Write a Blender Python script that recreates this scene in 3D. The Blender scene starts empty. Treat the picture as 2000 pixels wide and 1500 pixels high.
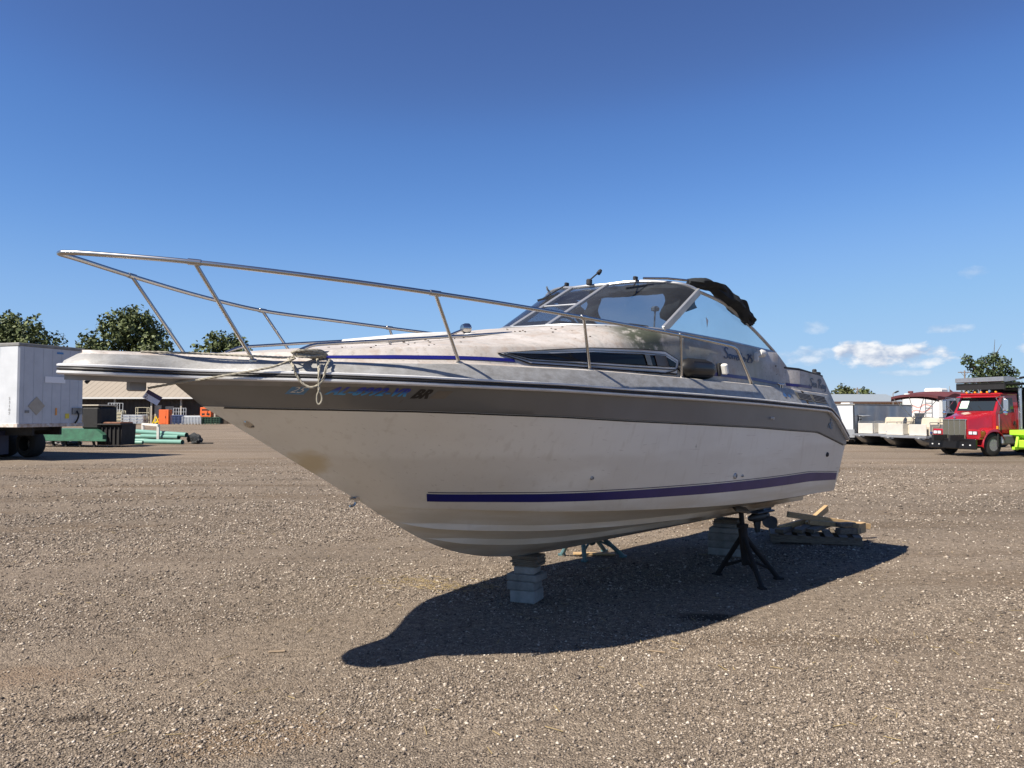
import bpy, bmesh, math, random
import numpy as np
from mathutils import Vector, Matrix, noise
random.seed(7); rng = np.random.default_rng(7)
R = math.radians
scene = bpy.context.scene
COL = scene.collection

# ------------------------------------------------------------------ camera, sky, sun, exposure
cam_d = bpy.data.cameras.new('camera'); cam = bpy.data.objects.new('camera', cam_d); COL.objects.link(cam)
cam_d.sensor_width = 36; cam_d.lens = 36*1502/2000; cam_d.clip_start = .05; cam_d.clip_end = 6000
cam.location = (0, 0, 1.7); cam.rotation_euler = (R(90+2.097), 0, 0)
scene.camera = cam
SUN = Vector((-.719, -.536, 1)).normalized()          # towards the sun
SUN_EL = math.asin(SUN.z)
world = bpy.data.worlds.new('World'); scene.world = world; world.use_nodes = True; world.cycles.sampling_method = 'MANUAL'; world.cycles.sample_map_resolution = 256
wt = world.node_tree; wn = wt.nodes; wl = wt.links; wn.clear()
def wnode(t, **k):
    n = wn.new(t)
    for a, b in k.items(): setattr(n, a, b)
    return n
w_out = wnode('ShaderNodeOutputWorld'); w_bg = wnode('ShaderNodeBackground'); w_bg.inputs[1].default_value = .05
sky = wnode('ShaderNodeTexSky'); sky.sky_type = 'NISHITA'; sky.sun_disc = False
sky.sun_elevation = SUN_EL; sky.sun_rotation = math.atan2(SUN.x, SUN.y)
sky.altitude = 200; sky.air_density = 1.0; sky.dust_density = 0; sky.ozone_density = 6
# the camera's response to sky light: one tone curve per channel over the whole sky
s1 = wnode('ShaderNodeVectorMath', operation='SCALE'); s1.inputs['Scale'].default_value = .12; wl.new(sky.outputs[0], s1.inputs[0])
rc = wnode('ShaderNodeRGBCurve'); wl.new(s1.outputs[0], rc.inputs['Color'])
for ch, pts in enumerate(([(0, 0), (.109, .076), (.138, .102), (.30, .27), (.74, .445), (1, .56)], [(0, 0), (.205, .156), (.266, .246), (.51, .49), (.95, .645), (1, .665)], [(0, 0), (.418, .418), (.51, .60), (.74, .83), (.94, .87), (1, .88)])):
    c = rc.mapping.curves[ch]; c.points[0].location = pts[0]; c.points[1].location = pts[-1]
    for p in pts[1:-1]: c.points.new(*p)
rc.mapping.update()
s2 = wnode('ShaderNodeVectorMath', operation='SCALE'); s2.inputs['Scale'].default_value = 10; wl.new(rc.outputs[0], s2.inputs[0]); SKYC = s2.outputs[0]
# a few fair-weather clouds low over the horizon, laid out by direction on the sky sphere
CLOUDS = [  # azimuth, elevation, half width, half height (degrees), strength
    (26.4, 3.75, 3.9, .9, .88), (24.5, 4.1, 1.8, .85, .95), (21.0, 3.9, 2.0, .7, .4), (34.6, 4.2, 1.2, .9, .8),
    (29.7, 5.4, 1.6, .35, .28), (21.6, 5.9, 1.0, .5, .22), (31.2, 8.9, .9, .45, .18),
    (27.0, 2.6, 2.0, .25, .25), (41, 5, 5, 1.2, .8), (50, 4, 6, 1.2, .9), (66, 5, 9, 1.6, .9),
    (105, 6, 11, 1.8, .8), (-80, 4, 9, 1.3, .6)]
tc = wnode('ShaderNodeTexCoord'); sx = wnode('ShaderNodeSeparateXYZ'); wl.new(tc.outputs['Generated'], sx.inputs[0])
def wmath(op, a, b=None, c=None, clamp=False):
    n = wnode('ShaderNodeMath', operation=op); n.use_clamp = clamp
    for i, v in enumerate((a, b, c)):
        if v is None: continue
        if isinstance(v, (int, float)): n.inputs[i].default_value = v
        else: wl.new(v, n.inputs[i])
    return n.outputs[0]
az = wmath('MULTIPLY', wmath('ARCTAN2', sx.outputs[0], sx.outputs[1]), 180/math.pi)
el = wmath('MULTIPLY', wmath('ARCSINE', sx.outputs[2]), 180/math.pi)
cv = wnode('ShaderNodeCombineXYZ'); wl.new(az, cv.inputs[0]); wl.new(el, cv.inputs[1])
def cloud_noise(off):
    mp = wnode('ShaderNodeVectorMath', operation='MULTIPLY_ADD'); mp.inputs[1].default_value = (1, 1.7, 1); mp.inputs[2].default_value = off; wl.new(cv.outputs[0], mp.inputs[0])
    n = wnode('ShaderNodeTexNoise'); n.inputs['Scale'].default_value = .62; n.inputs['Detail'].default_value = 5; n.inputs['Roughness'].default_value = .55; wl.new(mp.outputs[0], n.inputs['Vector']); return n.outputs[0]
n1 = cloud_noise((0, 0, 0)); n2 = cloud_noise((-.35, .55, 0))
nn = wmath('MULTIPLY_ADD', n1, 3.4, -1.7+.95)
cmask = None; below = None
for (a0, e0, ra, re, st) in CLOUDS:
    d = wnode('ShaderNodeVectorMath', operation='MULTIPLY_ADD'); d.inputs[1].default_value = (1/ra, 1/re, 0); d.inputs[2].default_value = (-a0/ra, -e0/re, 0); wl.new(cv.outputs[0], d.inputs[0])
    q = wnode('ShaderNodeVectorMath', operation='DOT_PRODUCT'); wl.new(d.outputs[0], q.inputs[0]); wl.new(d.outputs[0], q.inputs[1])
    m = wmath('MULTIPLY', wmath('SUBTRACT', nn, q.outputs['Value'], clamp=True), st)
    cmask = m if cmask is None else wmath('MAXIMUM', cmask, m)
cmask = wmath('MINIMUM', wmath('MULTIPLY', cmask, 1.35), .97)
ratio = wmath('MULTIPLY_ADD', wmath('SUBTRACT', n1, n2), 3.2, .55, clamp=True)
ccol = wnode('ShaderNodeMix', data_type='RGBA'); wl.new(ratio, ccol.inputs[0])
ccol.inputs[6].default_value = (4.4, 5.3, 7.0, 1); ccol.inputs[7].default_value = (9.4, 9.6, 9.9, 1)
cmix = wnode('ShaderNodeMix', data_type='RGBA'); wl.new(cmask, cmix.inputs[0]); wl.new(SKYC, cmix.inputs[6]); wl.new(ccol.outputs[2], cmix.inputs[7])
wl.new(cmix.outputs[2], w_bg.inputs[0]); wl.new(w_bg.outputs[0], w_out.inputs[0])
sun_d = bpy.data.lights.new('sun', 'SUN'); sun_d.energy = 5.0; sun_d.angle = R(.53); sun_d.color = (1, .92, .80)
sun_o = bpy.data.objects.new('sun', sun_d); COL.objects.link(sun_o); sun_o.location = (-20, -15, 28)
sun_o.rotation_euler = SUN.to_track_quat('Z', 'Y').to_euler()
scene.view_settings.view_transform = 'Standard'; scene.view_settings.look = 'None'
scene.view_settings.exposure = 1.0; scene.view_settings.gamma = 1; scene.view_settings.use_curve_mapping = False
scene.render.engine = 'CYCLES'; scene.cycles.max_bounces = 8; scene.cycles.transparent_max_bounces = 24

# ------------------------------------------------------------------ materials
MATS = {}
def mat(name, col, rough=.5, metal=0, var=0, vscale=4, col2=None, bump=0, bscale=30, coat=0, spec=.5, detail=5, streak=None):
    """procedural paint/metal/stone: base colour varied by noise, roughness variation and fine relief"""
    if name in MATS: return MATS[name]
    m = bpy.data.materials.new(name); m.use_nodes = True; nt = m.node_tree; b = nt.nodes['Principled BSDF']
    b.inputs['Base Color'].default_value = (*col, 1); b.inputs['Roughness'].default_value = rough; b.inputs['Metallic'].default_value = metal
    b.inputs['Specular IOR Level'].default_value = spec; b.inputs['Coat Weight'].default_value = coat
    tc = nt.nodes.new('ShaderNodeTexCoord'); src = tc.outputs['Object']
    if streak:
        mp = nt.nodes.new('ShaderNodeMapping'); mp.inputs['Scale'].default_value = streak; nt.links.new(src, mp.inputs[0]); src = mp.outputs[0]
    if var or col2:
        n = nt.nodes.new('ShaderNodeTexNoise'); n.inputs['Scale'].default_value = vscale; n.inputs['Detail'].default_value = detail; n.inputs['Roughness'].default_value = .62
        nt.links.new(src, n.inputs['Vector'])
        r = nt.nodes.new('ShaderNodeValToRGB'); r.color_ramp.elements[0].position = .36; r.color_ramp.elements[1].position = .66
        c2 = col2 or tuple(c*(1-var) for c in col)
        r.color_ramp.elements[0].color = (*c2, 1); r.color_ramp.elements[1].color = (*col, 1)
        nt.links.new(n.outputs[0], r.inputs[0]); nt.links.new(r.outputs[0], b.inputs['Base Color'])
        mr = nt.nodes.new('ShaderNodeMapRange'); mr.inputs[3].default_value = min(1, rough*1.25+.03); mr.inputs[4].default_value = rough*.85
        nt.links.new(n.outputs[0], mr.inputs[0]); nt.links.new(mr.outputs[0], b.inputs['Roughness'])
    if bump:
        n2 = nt.nodes.new('ShaderNodeTexNoise'); n2.inputs['Scale'].default_value = bscale; n2.inputs['Detail'].default_value = 4
        nt.links.new(src, n2.inputs['Vector'])
        bp = nt.nodes.new('ShaderNodeBump'); bp.inputs['Strength'].default_value = bump; bp.inputs['Distance'].default_value = .01
        nt.links.new(n2.outputs[0], bp.inputs['Height']); nt.links.new(bp.outputs[0], b.inputs['Normal'])
    MATS[name] = m; return m
def glass(name, tint, rough=.02, dirt=.0):
    """tinted sheet: part clear, part dusty, with a sheen"""
    m = bpy.data.materials.new(name); m.use_nodes = True; nt = m.node_tree; N = nt.nodes; L = nt.links; N.clear()
    o = N.new('ShaderNodeOutputMaterial'); t = N.new('ShaderNodeBsdfTransparent'); t.inputs[0].default_value = (*tint, 1)
    d = N.new('ShaderNodeBsdfDiffuse'); d.inputs[0].default_value = (.33, .34, .35, 1)
    g = N.new('ShaderNodeBsdfGlossy'); g.inputs['Roughness'].default_value = rough
    n = N.new('ShaderNodeTexNoise'); n.inputs['Scale'].default_value = 2.2; n.inputs['Detail'].default_value = 5
    tcx = N.new('ShaderNodeTexCoord'); L.new(tcx.outputs['Object'], n.inputs['Vector'])
    mr = N.new('ShaderNodeMapRange'); mr.inputs[1].default_value = .3; mr.inputs[2].default_value = .75; mr.inputs[3].default_value = dirt*.4; mr.inputs[4].default_value = dirt*1.4
    L.new(n.outputs[0], mr.inputs[0])
    m1 = N.new('ShaderNodeMixShader'); L.new(mr.outputs[0], m1.inputs[0]); L.new(t.outputs[0], m1.inputs[1]); L.new(d.outputs[0], m1.inputs[2])
    fr = N.new('ShaderNodeLayerWeight'); pw = N.new('ShaderNodeMath'); pw.operation = 'POWER'; L.new(fr.outputs['Facing'], pw.inputs[0]); pw.inputs[1].default_value = 4
    pm = N.new('ShaderNodeMath'); pm.operation = 'MULTIPLY_ADD'; L.new(pw.outputs[0], pm.inputs[0]); pm.inputs[1].default_value = .45; pm.inputs[2].default_value = .03
    m2 = N.new('ShaderNodeMixShader'); L.new(pm.outputs[0], m2.inputs[0]); L.new(m1.outputs[0], m2.inputs[1]); L.new(g.outputs[0], m2.inputs[2])
    L.new(m2.outputs[0], o.inputs[0]); MATS[name] = m; return m
def emat(m): return m.node_tree.nodes['Principled BSDF'], m.node_tree.nodes, m.node_tree.links

# ------------------------------------------------------------------ mesh helpers
class MB:
    SH = Vector((0, 0, 0))
    def __init__(s): s.v = []; s.f = []; s.mi = []
    def add(s, vs, fs, mi=0):
        o = len(s.v); s.v += [tuple(v) for v in vs]; s.f += [tuple(i+o for i in f) for f in fs]; s.mi += [mi]*len(fs); return s
    def box(s, c, d, rot=None, mi=0, bev=0):
        hx, hy, hz = d[0]/2, d[1]/2, d[2]/2
        if bev:
            b = min(bev, hx*.9, hy*.9, hz*.9); vs = []; 
            for sz in (-1, 1):
                for sy in (-1, 1):
                    for sxx in (-1, 1):
                        vs += [(sxx*hx, sy*(hy-b), sz*(hz-b)), (sxx*(hx-b), sy*hy, sz*(hz-b)), (sxx*(hx-b), sy*(hy-b), sz*hz)]
            bm = bmesh.new(); [bm.verts.new(v) for v in vs]; bmesh.ops.convex_hull(bm, input=bm.verts[:]); bm.verts.index_update()
            vs = [v.co.copy() for v in bm.verts]; fs = [[v.index for v in f.verts] for f in bm.faces]; bm.free()
        else:
            vs = [(x*hx, y*hy, z*hz) for z in (-1, 1) for y in (-1, 1) for x in (-1, 1)]
            fs = [(0, 2, 3, 1), (4, 5, 7, 6), (0, 1, 5, 4), (2, 6, 7, 3), (0, 4, 6, 2), (1, 3, 7, 5)]
        M = Matrix.Translation(c) @ (rot.to_matrix().to_4x4() if hasattr(rot, 'to_matrix') else (rot if rot is not None else Matrix.Identity(4)))
        return s.add([M @ Vector(v) for v in vs], fs, mi)
    def bar(s, a, b, w, h=None, up=(0, 0, 1), mi=0, bev=0):
        a = Vector(a); b = Vector(b); x = (b-a); L = x.length; x.normalize(); u = Vector(up)
        y = u.cross(x)
        if y.length < 1e-4: y = Vector((0, 1, 0)).cross(x)
        y.normalize(); z = x.cross(y); M = Matrix((x, y, z)).transposed().to_4x4(); M.translation = (0, 0, 0)
        return s.box((a+b)/2, (L, w, h or w), M, mi, bev)
    def tube(s, pts, r, n=10, cap=True, mi=0, closed=False):
        pts = [Vector(p) for p in pts]; k = len(pts); rs = r if hasattr(r, '__len__') else [r]*k
        prev = None; rings = []
        for i, p in enumerate(pts):
            if closed: t = pts[(i+1) % k]-pts[i-1]
            else: t = pts[min(i+1, k-1)]-pts[max(i-1, 0)]
            t.normalize()
            if prev is None:
                a = Vector((0, 0, 1)) if abs(t.z) < .9 else Vector((1, 0, 0)); nrm = (a-t*a.dot(t)).normalized()
            else: nrm = (prev-t*prev.dot(t)).normalized()
            prev = nrm; bi = t.cross(nrm)
            rings.append([p+(nrm*math.cos(2*math.pi*j/n)+bi*math.sin(2*math.pi*j/n))*rs[i] for j in range(n)])
        vs = [v for q in rings for v in q]; fs = []
        for i in range(k if closed else k-1):
            i2 = (i+1) % k
            for j in range(n): fs.append((i*n+j, i*n+(j+1) % n, i2*n+(j+1) % n, i2*n+j))
        if cap and not closed: fs += [tuple(range(n))[::-1], tuple((k-1)*n+j for j in range(n))]
        return s.add(vs, fs, mi)
    def lathe(s, prof, axis='z', n=24, M=None, mi=0, close=False):
        vs = []; fs = []; k = len(prof)
        for j in range(n):
            a = 2*math.pi*j/n; c, sn = math.cos(a), math.sin(a)
            for r, h in prof: vs.append({'z': (r*c, r*sn, h), 'x': (h, r*c, r*sn), 'y': (r*sn, h, r*c)}[axis])
        for j in range(n):
            j2 = (j+1) % n
            for i in range(k-1 if not close else k): i2 = (i+1) % k; fs.append((j*k+i, j2*k+i, j2*k+i2, j*k+i2))
        if not close:
            if prof[0][0] > 1e-5: fs.append(tuple(j*k for j in range(n))[::-1])
            if prof[-1][0] > 1e-5: fs.append(tuple(j*k+k-1 for j in range(n)))
        if M is not None: vs = [M @ Vector(v) for v in vs]
        return s.add(vs, fs, mi)
    def grid(s, rows, mi=0, flip=False):
        h = len(rows); w = len(rows[0]); vs = [p for r in rows for p in r]; fs = []
        for i in range(h-1):
            for j in range(w-1):
                q = (i*w+j, i*w+j+1, (i+1)*w+j+1, (i+1)*w+j); fs.append(q[::-1] if flip else q)
        return s.add(vs, fs, mi)
    def prism(s, poly, d, mi=0):
        """polygon (list of 3d points) extruded by vector d"""
        n = len(poly); d = Vector(d); vs = [Vector(p) for p in poly]+[Vector(p)+d for p in poly]
        fs = [tuple(range(n))[::-1], tuple(range(n, 2*n))]+[(i, (i+1) % n, n+(i+1) % n, n+i) for i in range(n)]
        return s.add(vs, fs, mi)
    def xf(s, M): s.v = [tuple(M @ Vector(v)) for v in s.v]; return s
    def build(s, name, mats, parent=None, smooth=30, loc=None, kind=None, label=None, cat=None, group=None, fixn=True):
        if MB.SH.length: s.xf(Matrix.Translation(MB.SH))
        me = bpy.data.meshes.new(name); me.from_pydata(s.v, [], s.f); me.update()
        if not isinstance(mats, (list, tuple)): mats = [mats]
        for m in mats: me.materials.append(m)
        if len(mats) > 1: me.polygons.foreach_set('material_index', s.mi)
        if fixn:
            bm = bmesh.new(); bm.from_mesh(me); bmesh.ops.remove_doubles(bm, verts=bm.verts, dist=1e-5); bmesh.ops.recalc_face_normals(bm, faces=bm.faces); bm.to_mesh(me); bm.free()
        if smooth:
            me.polygons.foreach_set('use_smooth', [True]*len(me.polygons)); me.set_sharp_from_angle(angle=R(smooth))
        o = bpy.data.objects.new(name, me); COL.objects.link(o)
        if parent: o.parent = parent
        if loc is not None: o.location = loc
        tag(o, label, cat, group, kind); return o
def tag(o, label=None, cat=None, group=None, kind=None):
    for k, v in (('label', label), ('category', cat), ('group', group), ('kind', kind)):
        if v: o[k] = v
    return o
def thing(name, label, cat, loc=(0, 0, 0), rz=0, group=None, scale=1):
    o = bpy.data.objects.new(name, None); COL.objects.link(o); o.location = loc; o.rotation_euler = (0, 0, rz); o.scale = (scale,)*3
    o.empty_display_size = .2; return tag(o, label, cat, group)
def copy_tree(o, parent=None, **kw):
    c = o.copy(); COL.objects.link(c); c.parent = parent
    for ch in list(o.children): copy_tree(ch, c)
    return c
def tab(pairs):
    xs = np.array([p[0] for p in pairs], float); ys = np.array([p[1] for p in pairs], float); m = np.gradient(ys, xs)
    def f(x):
        x = min(max(x, xs[0]), xs[-1]); i = min(int(np.searchsorted(xs, x, side='right'))-1, len(xs)-2); h = xs[i+1]-xs[i]; t = (x-xs[i])/h
        return float((2*t**3-3*t*t+1)*ys[i]+(t**3-2*t*t+t)*h*m[i]+(-2*t**3+3*t*t)*ys[i+1]+(t**3-t*t)*h*m[i+1])
    return f
def lin(pairs):
    xs = [p[0] for p in pairs]; ys = [p[1] for p in pairs]
    return lambda x: float(np.interp(x, xs, ys))
def lerp(a, b, t): return a+(b-a)*t
def spline(pts, n):
    """smooth 3d path through points (Catmull-Rom), n samples per segment"""
    P = [Vector(p) for p in pts]; out = []
    for i in range(len(P)-1):
        p0 = P[max(i-1, 0)]; p1 = P[i]; p2 = P[i+1]; p3 = P[min(i+2, len(P)-1)]
        for k in range(n):
            t = k/n; out.append(.5*((2*p1)+(p2-p0)*t+(2*p0-5*p1+4*p2-p3)*t*t+(3*p1-p0-3*p2+p3)*t**3))
    return out+[P[-1]]
def text_geo(s, size, shear=0, spacing=1.0, bold=0):
    c = bpy.data.curves.new('lettering', 'FONT'); c.body = s; c.size = size; c.shear = shear; c.space_character = spacing; c.resolution_u = 3; c.offset = bold
    o = bpy.data.objects.new('lettering', c); COL.objects.link(o); bpy.context.view_layer.update()
    me = bpy.data.meshes.new_from_object(o); vs = [tuple(v.co) for v in me.vertices]; fs = [tuple(p.vertices) for p in me.polygons]
    bpy.data.objects.remove(o); bpy.data.meshes.remove(me); bpy.data.curves.remove(c); return vs, fs


# ------------------------------------------------------------------ ground: one gravel sheet to the horizon
def vnoise(x, y, seed=0):
    xi = np.floor(x).astype(np.int64); yi = np.floor(y).astype(np.int64); xf = x-xi; yf = y-yi
    def hsh(a, b): 
        h = (a*374761393+b*668265263+seed*1274126177) & 0x7fffffff; h = ((h ^ (h >> 13))*1274126177) & 0x7fffffff; return ((h ^ (h >> 16)) & 0xffff)/65535.
    u = xf*xf*(3-2*xf); v = yf*yf*(3-2*yf)
    return (hsh(xi, yi)*(1-u)+hsh(xi+1, yi)*u)*(1-v)+(hsh(xi, yi+1)*(1-u)+hsh(xi+1, yi+1)*u)*v
def gh(x, y):
    r = np.hypot(x, y); fade = np.clip((30-r)/15, 0, 1)
    # shallow wheel ruts that cross the yard, and slow swells
    d = (x*.42-y*.9); rut = np.exp(-((d+4.1+.5*np.sin(x*.35))/.22)**2)+np.exp(-((d+5.7+.5*np.sin(x*.35))/.22)**2)
    return fade*(.016*(vnoise(x*.9, y*.9, 1)-.5)+.014*(vnoise(x*2.7, y*2.7, 2)-.5)+.008*(vnoise(x*7, y*7, 3)-.5)-.014*rut)
def ground_material():
    m = bpy.data.materials.new('gravel_ground'); m.use_nodes = True; b, N, L = emat(m)
    tc = N.new('ShaderNodeTexCoord'); P = tc.outputs['Object']
    def noi(sc, det=4, rough=.6, vec=None):
        n = N.new('ShaderNodeTexNoise'); n.inputs['Scale'].default_value = sc; n.inputs['Detail'].default_value = det; n.inputs['Roughness'].default_value = rough; L.new(vec or P, n.inputs['Vector']); return n.outputs[0]
    def ramp(f, stops):
        r = N.new('ShaderNodeValToRGB'); e = r.color_ramp.elements
        while len(e) < len(stops): e.new(.5)
        for q, (p, c) in zip(e, stops): q.position = p; q.color = (*c, 1)
        L.new(f, r.inputs[0]); return r.outputs[0]
    def mix(f, a, c, t='MIX'):
        n = N.new('ShaderNodeMix'); n.data_type = 'RGBA'; n.blend_type = t
        for i, v in ((0, f), (6, a), (7, c)):
            if isinstance(v, (int, float)): n.inputs[i].default_value = v
            elif isinstance(v, tuple): n.inputs[i].default_value = (*v, 1)
            else: L.new(v, n.inputs[i])
        return n.outputs[2]
    def vor(sc, feat='F1'):
        v = N.new('ShaderNodeTexVoronoi'); v.inputs['Scale'].default_value = sc; v.feature = feat; L.new(P, v.inputs['Vector']); return v
    big = noi(.33, 3); mid = noi(1.7, 4); mp = N.new('ShaderNodeMapping'); mp.inputs['Rotation'].default_value = (0, 0, R(-24)); mp.inputs['Scale'].default_value = (.09, .8, 1); L.new(P, mp.inputs[0])
    track = noi(1.0, 5, .65, mp.outputs[0])
    patch = N.new('ShaderNodeMath'); patch.operation = 'MULTIPLY_ADD'; L.new(big, patch.inputs[0]); patch.inputs[1].default_value = .6
    q2 = N.new('ShaderNodeMath'); q2.operation = 'MULTIPLY'; L.new(track, q2.inputs[0]); q2.inputs[1].default_value = .45; L.new(q2.outputs[0], patch.inputs[2])
    soil = ramp(patch.outputs[0], [(.38, (0.218, 0.164, 0.113)), (.50, (0.171, 0.135, 0.102)), (.62, (0.125, 0.102, 0.082)), (.75, (0.183, 0.150, 0.117))])
    v1 = vor(75); v3 = vor(160)
    peb = ramp(v1.outputs['Color'], [(0, (0.059, 0.049, 0.040)), (.35, (0.154, 0.125, 0.098)), (.7, (0.239, 0.198, 0.156)), (.93, (0.351, 0.299, 0.237)), (1, (0.448, 0.392, 0.324))])
    fine = ramp(v3.outputs['Color'], [(0, (0.048, 0.040, 0.034)), (.5, (0.160, 0.129, 0.102)), (1, (0.342, 0.289, 0.232))])
    grit = mix(.5, peb, fine)
    gm = N.new('ShaderNodeMapRange'); gm.inputs[1].default_value = .35; gm.inputs[2].default_value = .62; gm.inputs[3].default_value = .55; gm.inputs[4].default_value = .92; L.new(mid, gm.inputs[0])
    col = mix(gm.outputs[0], soil, grit)
    lw = ramp(noi(.12, 2), [(.35, (.86, .85, .83)), (.65, (1.14, 1.12, 1.09))]); col = mix(1.0, col, lw, 'MULTIPLY')
    tr2 = ramp(track, [(.36, (.78, .74, .69)), (.5, (1.0, 1.0, 1.0)), (.66, (1.16, 1.15, 1.13))]); col = mix(1.0, col, tr2, 'MULTIPLY')
    mot = ramp(noi(16, 6, .75), [(.36, (.62, .61, .60)), (.5, (1.0, 1.0, 1.0)), (.64, (1.34, 1.34, 1.33))]); col = mix(1.0, col, mot, 'MULTIPLY')
    def stain(c, rx, ry, rot, amt, cl):
        nonlocal col
        mp2 = N.new('ShaderNodeMapping'); mp2.vector_type = 'TEXTURE'; mp2.inputs['Location'].default_value = (*c, 0); mp2.inputs['Rotation'].default_value = (0, 0, R(rot)); mp2.inputs['Scale'].default_value = (rx, ry, 1); L.new(P, mp2.inputs[0])
        ln = N.new('ShaderNodeVectorMath'); ln.operation = 'LENGTH'; L.new(mp2.outputs[0], ln.inputs[0]); ad = N.new('ShaderNodeMath'); ad.operation = 'MULTIPLY_ADD'; L.new(mid9, ad.inputs[0]); ad.inputs[1].default_value = 1.1; L.new(ln.outputs['Value'], ad.inputs[2])
        rr = N.new('ShaderNodeMapRange'); rr.interpolation_type = 'SMOOTHSTEP'; L.new(ad.outputs[0], rr.inputs[0]); rr.inputs[1].default_value = 1.55; rr.inputs[2].default_value = 1.0; rr.inputs[3].default_value = 0; rr.inputs[4].default_value = amt; col = mix(rr.outputs[0], col, cl)
    mid9 = noi(7, 3)
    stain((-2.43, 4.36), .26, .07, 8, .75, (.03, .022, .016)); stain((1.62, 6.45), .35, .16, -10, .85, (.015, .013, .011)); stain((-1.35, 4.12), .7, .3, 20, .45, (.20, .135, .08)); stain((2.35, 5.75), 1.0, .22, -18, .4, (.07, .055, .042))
    stain((-3.6, 4.9), 1.3, .3, 12, .4, (.19, .13, .085)); stain((-.9, 7.75), .35, .16, 0, .35, (.26, .19, .09))
    L.new(col, b.inputs['Base Color']); b.inputs['Roughness'].default_value = .95; b.inputs['Specular IOR Level'].default_value = .15
    h1 = N.new('ShaderNodeMath'); h1.operation = 'MULTIPLY_ADD'; L.new(v3.outputs['Distance'], h1.inputs[0]); h1.inputs[1].default_value = .4; L.new(v1.outputs['Distance'], h1.inputs[2])
    b3 = N.new('ShaderNodeBump'); b3.invert = True; b3.inputs['Strength'].default_value = 1; b3.inputs['Distance'].default_value = .012; L.new(h1.outputs[0], b3.inputs['Height'])
    L.new(b3.outputs[0], b.inputs['Normal']); return m
GM = ground_material()
def make_ground():
    rad = np.concatenate([[.3], np.arange(.8, 16, .12), 16*1.07**np.arange(1, 84)]); na = 320
    ang = np.linspace(0, 2*np.pi, na, endpoint=False)
    rr, aa = np.meshgrid(rad, ang, indexing='ij'); x = rr*np.sin(aa); y = rr*np.cos(aa); z = gh(x, y)
    v = np.stack([x, y, z], -1).reshape(-1, 3); n = len(rad); i, j = np.meshgrid(np.arange(n-1), np.arange(na), indexing='ij'); j2 = (j+1) % na
    f = np.stack([i*na+j, i*na+j2, (i+1)*na+j2, (i+1)*na+j], -1).reshape(-1, 4)[:, ::-1]
    me = bpy.data.meshes.new('ground'); me.from_pydata(v.tolist()+[(0, 0, float(gh(np.array([0.]), np.array([0.]))[0]))], [], f.tolist()+[(len(v), (k+1) % na, k)[::-1] for k in range(na)]); me.update()
    me.polygons.foreach_set('use_smooth', [True]*len(me.polygons)); me.materials.append(GM)
    o = bpy.data.objects.new('ground', me); COL.objects.link(o); tag(o, kind='structure')
make_ground()

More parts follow.
